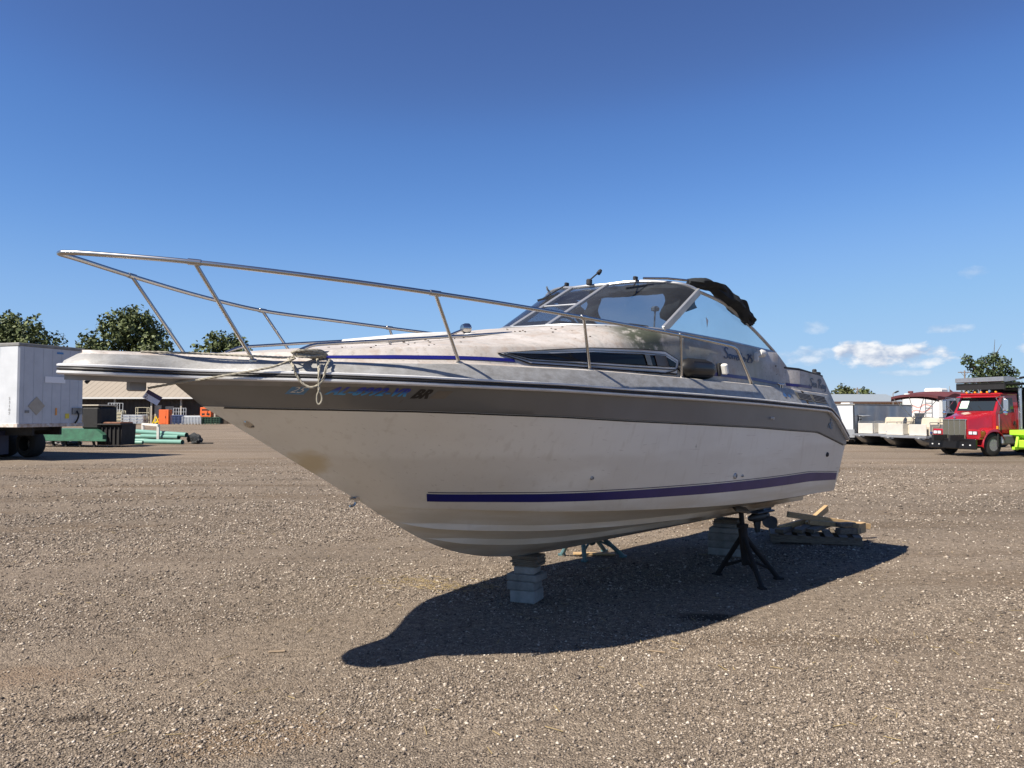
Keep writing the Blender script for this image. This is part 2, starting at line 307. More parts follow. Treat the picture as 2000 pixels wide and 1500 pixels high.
def make_stones():
    """loose gravel lying on the sheet: real faceted stones over the near yard"""
    octa = np.array([[1, 0, 0], [-1, 0, 0], [0, 1, 0], [0, -1, 0], [0, 0, 1], [0, 0, -1]], float)
    of = np.array([[0, 2, 4], [2, 1, 4], [1, 3, 4], [3, 0, 4], [2, 0, 5], [1, 2, 5], [3, 1, 5], [0, 3, 5]])
    N = 760000; r = 2.7+(30-2.7)*rng.random(N)**1.7; a = R(-41)+R(82)*rng.random(N); x = r*np.sin(a); y = r*np.cos(a)
    lane = .62*vnoise((x*.42-y*.9)*1.15+3, (x*.9+y*.42)*.16, 31)+.38*vnoise(x*.75, y*.75, 11); lane = np.clip((lane-.34)/.30, 0, 1)
    dens = .19+.92*lane*lane*(3-2*lane)*(.55+.9*vnoise(x*3.1, y*3.1, 12)); dens -= .25*(x < -1)*np.clip((6.2-y)/2, 0, 1)
    keep = rng.random(N) < np.clip(dens, .06, 1)*np.clip((31-r)/20, 0, 1)*.86; x, y, r = x[keep], y[keep], r[keep]; n = len(x)
    size = np.exp(rng.normal(math.log(.0050), .42, n)); big = rng.random(n) < .015; size[big] *= 2.0; size = np.clip(size, .003, .0135); size *= 1+np.clip((r-6)/9, 0, 1.3)
    th = rng.random(n)*2*np.pi; c, s = np.cos(th), np.sin(th); sc = np.stack([size*rng.uniform(.9, 1.5, n), size*rng.uniform(.7, 1.1, n), size*rng.uniform(.5, .85, n)], 1)
    V = octa[None]*sc[:, None, :]*rng.uniform(.7, 1.25, (n, 6, 1))
    V[:, :, :2] += (rng.random((n, 6, 2))-.5)*size[:, None, None]*.9
    X = V[..., 0]*c[:, None]-V[..., 1]*s[:, None]+x[:, None]; Y = V[..., 0]*s[:, None]+V[..., 1]*c[:, None]+y[:, None]; Z = V[..., 2]+(gh(x, y)+sc[:, 2]*.35)[:, None]
    verts = np.stack([X, Y, Z], -1).reshape(-1, 3); faces = (of[None]+(np.arange(n)*6)[:, None, None]).reshape(-1, 3)
    me = bpy.data.meshes.new('loose_gravel'); me.vertices.add(len(verts)); me.vertices.foreach_set('co', verts.ravel()); nf = len(faces)
    me.loops.add(nf*3); me.loops.foreach_set('vertex_index', faces.ravel().astype(np.int32)); me.polygons.add(nf)
    me.polygons.foreach_set('loop_start', (np.arange(nf)*3).astype(np.int32)); me.polygons.foreach_set('loop_total', np.full(nf, 3, np.int32))
    at = me.attributes.new('tone', 'FLOAT', 'FACE'); at.data.foreach_set('value', np.repeat(rng.random(n), 8).astype(np.float32)); me.update(); me.validate()
    m = bpy.data.materials.new('loose_gravel'); m.use_nodes = True; b, NN, L = emat(m)
    an = NN.new('ShaderNodeAttribute'); an.attribute_name = 'tone'; rp = NN.new('ShaderNodeValToRGB'); e = rp.color_ramp.elements
    for p in (.3, .6, .85, .95): e.new(p)
    for q, (p, cc) in zip(e, [(0, (0.055, 0.045, 0.038)), (.3, (0.137, 0.111, 0.087)), (.6, (0.219, 0.178, 0.141)), (.85, (0.317, 0.265, 0.212)), (.95, (0.416, 0.358, 0.292)), (1, (0.547, 0.492, 0.416))]): q.position = p; q.color = (*cc, 1)
    L.new(an.outputs['Fac'], rp.inputs[0]); L.new(rp.outputs[0], b.inputs['Base Color']); b.inputs['Roughness'].default_value = .85; b.inputs['Specular IOR Level'].default_value = .25
    me.materials.append(m); o = bpy.data.objects.new('loose_gravel', me); COL.objects.link(o)
    tag(o, 'loose tan and grey gravel scattered over the yard', 'gravel', kind='stuff')
make_stones()

# ------------------------------------------------------------------ the motor boat (local frame: x aft, y starboard, z up)
M_steel = mat('stainless_steel', (.50, .485, .46), .22, 1, var=.12, vscale=1.5, detail=2)
M_alu = mat('brushed_aluminium', (.50, .51, .52), .42, .85, var=.25, vscale=6)
M_black = mat('black_rubber', (.016, .016, .018), .55, var=.3, vscale=12)
M_plas = mat('white_plastic', (.62, .61, .58), .4, var=.12, vscale=10)
M_stripe = mat('indigo_stripe', (.010, .011, .135), .35, var=.2, vscale=5)
M_decal = mat('dark_blue_lettering', (.012, .016, .06), .4)
M_strip = mat('silver_gunwale', (.30, .30, .295), .5, .1, col2=(.205, .20, .19), vscale=12, detail=8, streak=(1, 1, 2), bump=.15, bscale=60)
M_rubw = mat('rub_rail_bead', (.66, .66, .66), .32, .2, var=.2, vscale=5)
M_dark = mat('dark_vinyl', (.02, .021, .024), .6, var=.3, vscale=8)
G_front = glass('smoked_glass', (.54, .585, .645), dirt=.05)
G_side = glass('dusty_clear_glass', (.85, .895, .92), dirt=.07)
G_cabin = glass('dark_cabin_glass', (.10, .12, .15), dirt=.02)
def L3(s, t, w): return (s, -t, w)                         # t is half breadth towards port

def hull_material():
    m = mat('hull_gelcoat', (.72, .65, .57), .36, coat=.15, bump=.04, bscale=2.2); b, N, L = emat(m)
    tc = N.new('ShaderNodeTexCoord'); P = tc.outputs['Object']; sp = N.new('ShaderNodeSeparateXYZ'); L.new(P, sp.inputs[0])
    def noi(sc, det=5, st=None):
        n = N.new('ShaderNodeTexNoise'); n.inputs['Scale'].default_value = sc; n.inputs['Detail'].default_value = det
        if st: mp = N.new('ShaderNodeMapping'); mp.inputs['Scale'].default_value = st; L.new(P, mp.inputs[0]); L.new(mp.outputs[0], n.inputs['Vector'])
        else: L.new(P, n.inputs['Vector'])
        return n.outputs[0]
    def mth(op, a, c=None, clamp=False):
        n = N.new('ShaderNodeMath'); n.operation = op; n.use_clamp = clamp
        for i, v in enumerate((a, c)):
            if v is None: continue
            if isinstance(v, (int, float)): n.inputs[i].default_value = v
            else: L.new(v, n.inputs[i])
        return n.outputs[0]
    def mr(v, a, c, d=0, e=1):
        n = N.new('ShaderNodeMapRange'); n.interpolation_type = 'SMOOTHSTEP'; L.new(v, n.inputs[0])
        for i, q in ((1, a), (2, c), (3, d), (4, e)): n.inputs[i].default_value = q
        return n.outputs[0]
    def mix(f, a, c):
        n = N.new('ShaderNodeMix'); n.data_type = 'RGBA'
        for i, v in ((0, f), (6, a), (7, c)):
            if isinstance(v, tuple): n.inputs[i].default_value = (*v, 1)
            else: L.new(v, n.inputs[i])
        return n.outputs[2]
    col = mix(mr(noi(1.3, 4, (1, 1, 2.5)), .4, .7), (.73, .715, .65), (.68, .66, .595))
    col = mix(mth('MULTIPLY', mr(noi(16, 5, (1, 1, .05)), .54, .74), .32), col, (.50, .46, .38))                        # run-down streaks
    col = mix(mth('MULTIPLY', mth('MULTIPLY', mr(mth('ADD', sp.outputs[2], mth('MULTIPLY', noi(1.1, 3), .16)), 1.53, 1.47), mr(noi(.9, 4, (1, 1, 3)), .42, .56)), .28), col, (.47, .42, .34))          # faint tide marks
    col = mix(mth('MULTIPLY', mr(noi(60, 4, (.05, 1, 1)), .66, .70), .35), col, (.36, .33, .28))          # fine scuffs
    zz = mth('ADD', sp.outputs[2], mth('MULTIPLY', mth('SUBTRACT', noi(2.2), .5), .10))
    scum = mth('MULTIPLY', mr(zz, 1.06, .93), mr(noi(5, 6, (.25, 1, 3)), .25, .7, .30, .8)); col = mix(scum, col, (.52, .455, .34))    # waterline scum
    brown = mth('MULTIPLY', mr(zz, .72, .46), mr(noi(3.5, 6, (.35, 1, 2)), .42, .70)); col = mix(mth('MULTIPLY', brown, .7), col, (.22, .15, .09))
    aft = mth('MULTIPLY', mr(sp.outputs[0], .6, 2.6), mr(zz, .9, .74)); col = mix(mth('MULTIPLY', aft, mr(noi(4, 6, (.3, 1, 1)), .35, .6)), col, (.13, .085, .045))
    dv = N.new('ShaderNodeVectorMath'); dv.operation = 'DISTANCE'; L.new(P, dv.inputs[0]); dv.inputs[1].default_value = (-2.28, -.06, 1.38)
    pt = mr(mth('ADD', dv.outputs['Value'], mth('MULTIPLY', noi(9), .16)), .27, .14); col = mix(mth('MULTIPLY', pt, .75), col, (.50, .39, .20))   # old filler patch at the stem
    L.new(col, b.inputs['Base Color']); return m
def deck_material():
    m = mat('weathered_deck_gelcoat', (.60, .57, .53), .55, bump=.03, bscale=25); b, N, L = emat(m)
    tc = N.new('ShaderNodeTexCoord'); P = tc.outputs['Object']
    def noi(sc, det=6, st=None):
        n = N.new('ShaderNodeTexNoise'); n.inputs['Scale'].default_value = sc; n.inputs['Detail'].default_value = det; n.inputs['Roughness'].default_value = .68
        if st: mp = N.new('ShaderNodeMapping'); mp.inputs['Scale'].default_value = st; L.new(P, mp.inputs[0]); L.new(mp.outputs[0], n.inputs['Vector'])
        else: L.new(P, n.inputs['Vector'])
        return n.outputs[0]
    def mr(v, a, c, d=0, e=1):
        n = N.new('ShaderNodeMapRange'); n.interpolation_type = 'SMOOTHSTEP'; L.new(v, n.inputs[0])
        for i, q in ((1, a), (2, c), (3, d), (4, e)): n.inputs[i].default_value = q
        return n.outputs[0]
    def mul(a, c):
        n = N.new('ShaderNodeMath'); n.operation = 'MULTIPLY'
        for i, v in enumerate((a, c)):
            if isinstance(v, (int, float)): n.inputs[i].default_value = v
            else: L.new(v, n.inputs[i])
        return n.outputs[0]
    def mix(f, a, c):
        n = N.new('ShaderNodeMix'); n.data_type = 'RGBA'
        for i, v in ((0, f), (6, a), (7, c)):
            if isinstance(v, tuple): n.inputs[i].default_value = (*v, 1)
            else: L.new(v, n.inputs[i])
        return n.outputs[2]
    col = mix(mr(noi(2.5), .35, .65), (.45, .42, .395), (.35, .32, .29))
    col = mix(mul(mr(noi(9), .46, .68), .75), col, (.31, .25, .205))                      # leaf stain and grime
    col = mix(mul(mr(noi(34), .54, .68), .65), col, (.20, .17, .14))                    # mildew specks
    col = mix(mul(mr(noi(8, 5, (1, 1, .15)), .50, .70), .6), col, (.25, .245, .23))     # streaks
    def spot(c, r0, r1, amt, cl, sc):
        nonlocal col
        dv = N.new('ShaderNodeVectorMath'); dv.operation = 'DISTANCE'; L.new(P, dv.inputs[0]); dv.inputs[1].default_value = c
        col = mix(mul(mul(mr(dv.outputs['Value'], r0, r1), mr(noi(sc), .26, .5)), amt), col, cl)
    spot((.26, -.97, 2.36), .46, .14, .97, (.045, .052, .03), 9)                         # green mould on the shoulder
    spot((.95, -1.06, 2.28), .6, .15, .6, (.16, .165, .12), 6)
    spot((2.0, -1.06, 2.2), .4, .10, .6, (.25, .25, .19), 6)
    L.new(col, b.inputs['Base Color']); return m
M_hull = hull_material(); M_deck = deck_material()
M_band = mat('grey_hull_band', (.140, .148, .154), .33, col2=(.118, .121, .122), vscale=1.2, coat=.2)

boat = thing('motor_boat', 'weathered white and grey cabin cruiser with purple stripe standing on blocks', 'boat', (.138, 7.02, 0))
boat.rotation_euler = (R(2.6), 0, R(45))

Bsh = tab([(-3.82, 0), (-3.79, .1), (-3.7, .2), (-3.5, .26), (-3.26, .31), (-3.1, .42), (-2.96, .55), (-2.66, .80), (-2.3, 1.0), (-1.82, 1.14), (-1.09, 1.235), (-.3, 1.275), (.8, 1.29), (2, 1.29), (3.4, 1.27), (4.0, 1.25)])
Wrub = lin([(-3.82, 1.923), (-3.2, 1.917), (-2.6, 1.924), (-2.2, 1.922), (-1.68, 1.916), (-1.0, 1.908), (-.35, 1.891), (.72, 1.867), (1.71, 1.838), (2.36, 1.812), (3.30, 1.776), (3.42, 1.762), (3.64, 1.667), (3.98, 1.445)])
Bk = tab([(-3.02, 0), (-2.6, .47), (-2.0, .84), (-1.3, 1.05), (-.5, 1.17), (.8, 1.235), (2, 1.25), (4, 1.23)])
Wk = lin([(-3.02, 1.738), (-2.8, 1.742), (-2.45, 1.748), (-2.0, 1.749), (-1.63, 1.742), (-.875, 1.722), (-.23, 1.694), (.8, 1.656), (1.8, 1.616), (2.43, 1.582), (3.10, 1.549), (3.2, 1.537), (3.556, 1.46), (3.946, 1.373)])
Bc = tab([(-1.78, 0), (-1.4, .33), (-.8, .66), (0, .92), (.8, 1.05), (2, 1.13), (3.8, 1.15)])
Wc = tab([(-1.78, 1.015), (-1.48, .997), (-1.23, .99), (-.63, .96), (.135, .929), (.62, .909), (1.78, .868), (3.87, .85)])
Wkeel = tab([(-1.78, 1.005), (-1.655, .935), (-1.308, .733), (-.988, .589), (-.586, .478), (-.214, .428), (.258, .41), (1.264, .416), (3.87, .43)])
Bh = tab([(-3.256, 0), (-3.15, .2), (-3.05, .37), (-2.9, .55), (-2.66, .765), (-2.3, .968), (-1.82, 1.112), (-1.09, 1.21), (-.3, 1.25), (.8, 1.265), (2, 1.265), (3.4, 1.25), (3.98, 1.235)])
NU = 110
US = [(i/NU)**1.35 for i in range(NU+1)]
def curve(s0, s1, fb, fw): return [(s, fb(s), fw(s)) for s in (s0+(s1-s0)*u for u in US)]
def smooth(x): x = min(1, max(0, x)); return x*x*(3-2*x)
c_keel = curve(-1.78, 3.87, lambda s: 0, Wkeel)
def strake(f, s0, stage):
    """a lifting strake: inner root, sharp lower edge, top of its outer face"""
    db, dw = ((0, 0), (.052, -.014), (.062, .034))[stage]
    def fb(s): return f*max(0, Bc(s))*(1-math.exp(-(s-s0)/.32))+db*smooth((s-s0)/.35)
    def fw(s):
        b = f*max(0, Bc(s))*(1-math.exp(-(s-s0)/.32)); return lerp(Wkeel(s), Wc(s), (b/max(Bc(s), .01))**.92 if b > 0 else 0)+dw*smooth((s-s0)/.35)
    return curve(s0, 3.87, fb, fw)
c_chin = curve(-1.78, 3.87, lambda s: max(0, Bc(s)-.055*smooth((s+1.78)/.5)), lambda s: Wc(s)+.006*smooth((s+1.78)/.4))
c_chine = curve(-1.78, 3.87, lambda s: max(0, Bc(s)), Wc)
c_knuck = curve(-3.02, 3.946, lambda s: max(0, Bk(s)), Wk)
c_knuck2 = curve(-3.03, 3.95, lambda s: max(0, Bk(s))+.012*smooth((s+3.03)/.2), lambda s: Wk(s)+.006)
c_top = curve(-3.256, 3.978, lambda s: max(0, Bh(s)), lambda s: Wrub(s)+.004)
def tops(v):                                                # topsides between chine and knuckle, hollow at the bow, full aft
    out = []
    for a, b in zip(c_chine, c_knuck):
        s = lerp(a[0], b[0], v); k = lerp(.75, -.22, smooth((s+2.6)/3.2)); g = v+k*(v*v-v)
        out.append((s, lerp(a[1], b[1], g), lerp(a[2], b[2], v)))
    return out
def bandrow(v): return [tuple(lerp(a[i], b[i], v) for i in range(3)) for a, b in zip(c_knuck2, c_top)]
hull_rows = [c_keel]+[strake(.33, -1.26, k) for k in range(3)]+[strake(.64, -1.55, k) for k in range(3)]+[c_chin, c_chine]+[tops(v) for v in (.08, .16, .27, .38, .5, .62, .75, .88)]+[c_knuck]
hb = MB()
for sg in (1, -1): hb.grid([[L3(s, t*sg, w) for s, t, w in r] for r in hull_rows], flip=sg < 0)
ends = [r[-1] for r in hull_rows]
tr = [L3(*p) for p in ends]+[L3(p[0], -p[1], p[2]) for p in ends[::-1][:-1]]
hb.add(tr, [tuple(range(len(tr)))])
hull = hb.build('hull', M_hull, boat, smooth=16)
bb = MB()
brows = [c_knuck, c_knuck2]+[bandrow(v) for v in (.2, .4, .6, .8)]+[c_top]
for sg in (1, -1): bb.grid([[L3(s, t*sg, w) for s, t, w in r] for r in brows], flip=sg < 0)
ends = [r[-1] for r in brows]; tr = [L3(*p) for p in ends]+[L3(p[0], -p[1], p[2]) for p in ends[::-1]]; bb.add(tr, [tuple(range(len(tr)))])
bb.build('hull_band', M_band, boat, smooth=26)
# sampled outer side for lettering and fittings: (s, w) -> half breadth
side_rows = [tops(v) for v in (0, .08, .16, .27, .38, .5, .62, .75, .88, 1)]+[bandrow(v) for v in (0, .5, 1)]
def hull_b(s, w):
    bs = []; ws = []
    for r in side_rows:
        ss = [p[0] for p in r]; bs.append(float(np.interp(s, ss, [p[1] for p in r]))); ws.append(float(np.interp(s, ss, [p[2] for p in r])))
    return float(np.interp(w, ws, bs))
def hull_strip(name, m, s0, s1, wlo, whi, off=.003, n=90, sides=(1, -1), rake=0):
    for sg in sides:
        q = MB(); lo = []; hi = []; top = []
        for i in range(n+1):
            s = lerp(s0, s1, i/n); sl = lerp(s0+rake, s1, i/n); a, b = wlo(sl), whi(s); of = off+.004*max(0, 1-i/12)
            lo.append(L3(sl, sg*(hull_b(sl, a)+of), a)); hi.append(L3(s, sg*(hull_b(s, b)+of), b))
        q.grid([lo, hi]); q.build(name, m, boat)
stb = lin([(-1.5, .085), (-1.23, .09), (.62, .152), (3.9, .235)]); stt = lin([(-1.5, .17), (-1.23, .176), (.62, .258), (3.9, .385)])
def vw(s, v):                                               # height on the topsides at fraction v
    r0 = side_rows[0]; r1 = side_rows[9]
    a = float(np.interp(s, [p[0] for p in r0], [p[2] for p in r0])); b = float(np.interp(s, [p[0] for p in r1], [p[2] for p in r1])); return lerp(a, b, v)
hull_strip('waterline_stripe', M_stripe, -1.53, 3.85, lambda s: vw(s, stb(s)), lambda s: vw(s, stt(s)), rake=.045)
hull_strip('pinstripe', M_decal, -1.53, 3.85, lambda s: vw(s, stt(s))+.010, lambda s: vw(s, stt(s))+.016)
hull_strip('pinstripe', M_dark, -2.93, 3.9, lambda s: Wk(s)-.012, lambda s: Wk(s)-.002, n=160)

# plan loop of the deck edge, tip to stern
S_list = [-3.82+.002, -3.812, -3.80, -3.78, -3.755, -3.72]+list(np.linspace(-3.67, -2.2, 40))+list(np.linspace(-2.1, 3.3, 70))+list(np.linspace(3.35, 3.98, 22))
port = [(s, max(.001, Bsh(s))) for s in S_list]
port[0] = (-3.822, 0.0)
nrm = []
for i in range(len(port)):
    a = port[max(i-1, 0)]; b = port[min(i+1, len(port)-1)]
    if i == 0: nrm.append((-1, 0)); continue
    tx, ty = b[0]-a[0], b[1]-a[1]; l = math.hypot(tx, ty); nrm.append((-ty/l, tx/l))
def row(off, dw, fw=Wrub, smax=99):
    return [(p[0]+n[0]*off, p[1]+n[1]*off, fw(p[0])+dw) for p, n in zip(port, nrm) if p[0] <= smax]
def sweep(name, m, prof, par, smax=99):
    q = MB(); rows = [row(o, d, smax=smax) for o, d in prof]
    full = [[L3(p[0], p[1], p[2]) for p in r[::-1]]+[L3(p[0], -p[1], p[2]) for p in r[1:]] for r in rows]
    q.grid(full); return q.build(name, m, par, smooth=40)
rub = sweep('rub_rail', M_rubw, [(-.03, -.012), (.012, -.010), (.020, -.002), (.020, .008), (.012, .012), (.004, .013), (.004, .032), (.012, .033), (.020, .037), (.020, .046), (.010, .050), (-.012, .052)], boat)
sweep('insert', M_black, [(.005, .0135), (.017, .016), (.021, .0225), (.017, .029), (.005, .0315)], rub)

wG = tab([(-3.9, 2.03), (-3.52, 2.036), (-3.29, 2.04), (-2.93, 2.034), (-2.57, 2.037), (-2.14, 2.048), (-1.78, 2.06), (-1.35, 2.06), (-.68, 2.062), (.39, 2.046), (1.69, 2.021), (2.63, 1.989), (3.2, 1.966), (3.6, 1.95)])
def goff(s): return .1-.0*s
DK = 2.90                                                   # where the stern quarters begin
r0 = row(-.008, .050, smax=DK); r1 = row(-.016, .066, smax=DK)
r2 = [(a[0]+(n[0]*-.085), a[1]+n[1]*-.085, wG(a[0])) for a, n in zip(port, nrm) if a[0] <= DK]
r3 = [(a[0]+(n[0]*-.10), a[1]+n[1]*-.10, wG(a[0])+.006) for a, n in zip(port, nrm) if a[0] <= DK]
def clampt(r): return [(s, max(0, t), w) for s, t, w in r]
r2, r3 = clampt(r2), clampt(r3)
def loop(name, m, rows, par, smooth=35):
    q = MB(); q.grid([[L3(*p) for p in r[::-1]]+[L3(p[0], -p[1], p[2]) for p in r[1:]] for r in rows]); return q.build(name, m, par, smooth=smooth)
loop('gunwale', M_strip, [r0, r1, r2], boat)
# deck and cabin top
koff = lin([(-3.9, .05), (-2.95, .06), (-2.5, .085), (-1.5, .08), (-.8, .055), (0, .032), (.6, .028), (2.9, .026)])
sdk = lin([(-3.9, .012), (-2.3, .014), (-1.3, .03), (-.5, .075), (.4, .095), (2.9, .10)])       # flat side deck
wK = lin([(-3.9, 2.042), (-3.2, 2.048), (-2.9, 2.066), (-2.5, 2.105), (-2.2, 2.137), (-1.5, 2.187), (-.5, 2.238), (.6, 2.288), (1.2, 2.30), (2.0, 2.26), (2.9, 2.13)])
wC = tab([(-3.9, 2.046), (-3.2, 2.052), (-2.84, 2.072), (-2.44, 2.127), (-2.165, 2.16), (-1.885, 2.2), (-1.42, 2.268), (-.734, 2.376), (-.09, 2.464), (.5, 2.474), (.9, 2.474)])
nE = lin([(-3, 2.2), (-1.2, 2.6), (-.4, 3.6), (.1, 6), (.6, 22), (.9, 28)]); mE = lin([(-3, 1.0), (-1, 1.1), (.1, 1.6), (.6, 2.4), (.9, 2.6)])
bE = lin([(.5, .995), (.6, 1.0), (1.6, 1.022), (2.6, 1.032), (2.9, 1.034)]); wE = lin([(.6, 2.452), (1.2, 2.432), (2.6, 2.376), (2.9, 2.205)])
def ktb(s, t): return max(t-min(sdk(s), t*.1)-koff(s), t*.6)
def side_pt(s, v):                                          # cabin side between deck and knuckle: (half breadth, height)
    ss = [p[0] for p in r3]; t = float(np.interp(s, ss, [p[1] for p in r3])); w = float(np.interp(s, ss, [p[2] for p in r3]))
    return lerp(t-min(sdk(s), t*.1), ktb(s, t), v), lerp(w+.006, wK(s), v)
dk = MB(); secs = []
for ii, (s, t, w) in enumerate(r3):
    if s > .86: break
    k = ktb(s, t); h = wC(s)-wK(s); sec = [(*r2[ii],), (s, t, w), (s, t-min(sdk(s), t*.1), w+.006), (s, k, wK(s))]
    for a in range(1, 15):
        ph = a/14*math.pi/2; sec.append((s, max(0, (k-.012))*max(0, math.cos(ph))**(2/nE(s)), wK(s)+.010+(h-.010)*math.sin(ph)**(2/mE(s))))
    secs.append(sec)
full = [[L3(*p) for p in sc]+[L3(p[0], -p[1], p[2]) for p in sc[::-1][1:]] for sc in secs]
dk.grid(full)
last = full[-1]; dk.add(last+[(last[-1][0], last[-1][1], 1.45), (last[0][0], last[0][1], 1.45)], [tuple(range(len(last)+2))])
deck = dk.build('cabin_deck', M_deck, boat, smooth=38)
# underside of the pulpit, its grey darkened to paint in the shade there
q = MB(); und = [p for p in row(-.02, -.010) if p[0] < -2.3]
q.grid([[L3(p[0], p[1]*f, p[2]-(.030 if abs(f) < 1 else 0)) for p in und] for f in (1, .9, .5, 0, -.5, -.9, -1)]); q.box(L3(-3.46, .12, 1.858), (.09, .07, .06), bev=.008); q.build('pulpit_base', mat('pulpit_underside_shade', (.24, .24, .24), .5, var=.2), boat, smooth=30)
# cockpit sides
ck = MB(); secs = []
for ii, (s, t, w) in enumerate(r3):
    if s < .78: continue
    k = ktb(s, t); e = bE(s)
    secs.append([(*r2[ii],), (s, t, w), (s, t-min(sdk(s), t*.1), w+.006), (s, k, wK(s)), (s, e+.01, wE(s)-.02), (s, e-.005, wE(s)), (s, e-.055, wE(s)), (s, e-.07, wE(s)-.02), (s, e-.10, 1.35), (s, 0, 1.34)])
for sg in (1, -1): ck.grid([[L3(p[0], p[1]*sg, p[2]) for p in sc] for sc in secs], flip=sg < 0)
ck.build('cockpit_side', M_deck, boat, smooth=32)
# stern quarters, grey aft panel and sloping transom
def rs(pts, n=26):
    d = [0]
    for a, b in zip(pts, pts[1:]): d.append(d[-1]+math.dist(a, b))
    return [tuple(float(np.interp(d[-1]*i/n, d, [p[k] for p in pts])) for k in range(3)) for i in range(n+1)]
Q0 = rs([(DK, 1.262, Wrub(DK)+.05), (3.30, 1.255, 1.826), (3.42, 1.252, 1.812), (3.66, 1.245, 1.71), (3.99, 1.235, 1.475)])
Q1 = rs([(DK, 1.19, 1.978), (3.4, 1.185, 1.96), (3.58, 1.19, 1.945), (3.77, 1.205, 1.80), (4.02, 1.228, 1.48)])
Q2 = rs([(DK, 1.145, 1.988), (3.4, 1.14, 1.974), (3.60, 1.15, 1.957), (3.80, 1.19, 1.82), (4.025, 1.22, 1.485)])
Q3 = rs([(DK+.05, 1.125, 2.20), (3.45, 1.122, 2.163), (3.56, 1.122, 2.145), (3.81, 1.155, 1.86), (4.03, 1.21, 1.49)])
qm = MB()
for sg in (1, -1):
    gp = MB(); gp.grid([[L3(p[0], p[1]*sg, p[2]) for p in r] for r in (Q0, Q1)], flip=sg < 0); gp.build('aft_panel', M_strip, boat)
    qm.grid([[L3(p[0], p[1]*sg, p[2]) for p in r] for r in (Q1, Q2, Q3)], flip=sg < 0)
    # slanted forward face of the quarter, and its inboard top
    qm.add([L3(*(p[0], p[1]*sg, p[2])) for p in ((2.72, 1.068, 2.0), (DK, 1.145, 1.988), (DK+.05, 1.125, 2.20), (2.72, 1.04, 2.215), (2.69, 1.05, 2.10))], [(0, 1, 2, 3, 4)])
    top = [p for p in Q3 if p[2] > 2.144]
    qm.grid([[L3(p[0], p[1]*sg, p[2]) for p in top], [L3(p[0], (p[1]-.2)*sg, p[2]+.004) for p in top], [L3(p[0], (p[1]-.22)*sg, 1.4) for p in top]], flip=sg < 0)
    qm.add([L3(*(p[0], p[1]*sg, p[2])) for p in ((2.72, 1.04, 2.215), (DK+.05, 1.125, 2.20), (DK+.05, .905, 2.204), (2.72, .905, 2.215))], [(0, 1, 2, 3)])
sl = [p for p in Q3 if p[2] <= 2.147]
qm.grid([[L3(*p) for p in sl], [L3(p[0], -p[1], p[2]) for p in sl]])
qm.add([L3(sl[0][0], .88, 2.15), L3(sl[0][0], -.88, 2.15), L3(sl[0][0], -.88, 1.34), L3(sl[0][0], .88, 1.34)], [(0, 1, 2, 3)])
qm.add([L3(4.03, 1.21, 1.49), L3(4.03, -1.21, 1.49), L3(3.975, -1.235, 1.44), L3(3.975, 1.235, 1.44)], [(0, 1, 2, 3)])
qm.build('stern_quarter', M_deck, boat, smooth=30)
tq = MB()
tq.tube([L3(p[0], p[1]-.01, p[2]+.008) for p in rs([(2.72, 1.045, 2.215), (DK+.05, 1.125, 2.205), (3.55, 1.12, 2.15)], 14)], .012, 6)
tq.box(L3(3.49, 1.07, 2.18), (.12, .06, .05), bev=.01); tq.box(L3(3.46, 1.06, 2.21), (.05, .04, .05), bev=.01)
tq.build('coaming_trim', M_black, boat)
# cabin stripe on both sides
def side_strip(name, m, s0, s1, v0, v1, sg, off=.004, n=50):
    q = MB(); lo = []; hi = []
    for i in range(n+1):
        s = lerp(s0, s1, i/n); b, w = side_pt(s, v0(s)); lo.append(L3(s+(.03 if i == 0 else 0), sg*(b+off), w+off*.6)); b, w = side_pt(s, v1(s)); hi.append(L3(s, sg*(b+off), w+off*.6))
    q.grid([lo, hi]); return q.build(name, m, boat)
for sg in (1, -1):
    side_strip('cabin_stripe', M_stripe, -2.70, -1.33, lambda s: lerp(.22, .16, (s+2.7)/1.4), lambda s: lerp(.55, .34, (s+2.7)/1.4), sg)
    side_strip('cabin_stripe', M_stripe, .72, 2.68, lambda s: .16, lambda s: .29, sg)
    q = MB(); st = [[L3(p[0], (p[1]+.004)*sg, p[2]) for p in rs([(2.73, 1.070, 2.03+d), (DK, 1.142, 2.022+d), (3.22, 1.138, 2.01+d)], 12)] for d in (0, .03)]
    q.grid(st); q.build('cabin_stripe', M_stripe, boat)

# side windows
M_frame = mat('window_frame_paint', (.56, .56, .56), .4, .1, var=.15)
def poly_on_side(pts, sg, off, m, name, par, thick=.012):
    out = [L3(s, sg*(side_pt(s, v)[0]+off), side_pt(s, v)[1]+off*.5) for s, v in pts]
    q = MB(); q.prism(out, (0, sg*thick, 0)); return q.build(name, m, par, smooth=0)
W_out = [(-1.46, .62), (-1.0, .86), (-.50, .995), (.10, .99), (.46, .93), (.66, .62), (.62, .06), (.0, .03), (-.6, .02), (-1.20, .06)]
def inset(pts, f):
    cx = sum(p[0] for p in pts)/len(pts); n = len(pts); out = []
    for i in range(n):
        a = Vector((pts[i-1][0], pts[i-1][1]*.2)); b = Vector((pts[i][0], pts[i][1]*.2)); c = Vector((pts[(i+1) % n][0], pts[(i+1) % n][1]*.2))
        d1 = (b-a).normalized(); d2 = (c-b).normalized(); n1 = Vector((d1.y, -d1.x)); n2 = Vector((d2.y, -d2.x)); bs = (n1+n2); bs = bs/max(.35, bs.length_squared/2); p = b+bs*f; out.append((p.x, p.y/.2))
    return out
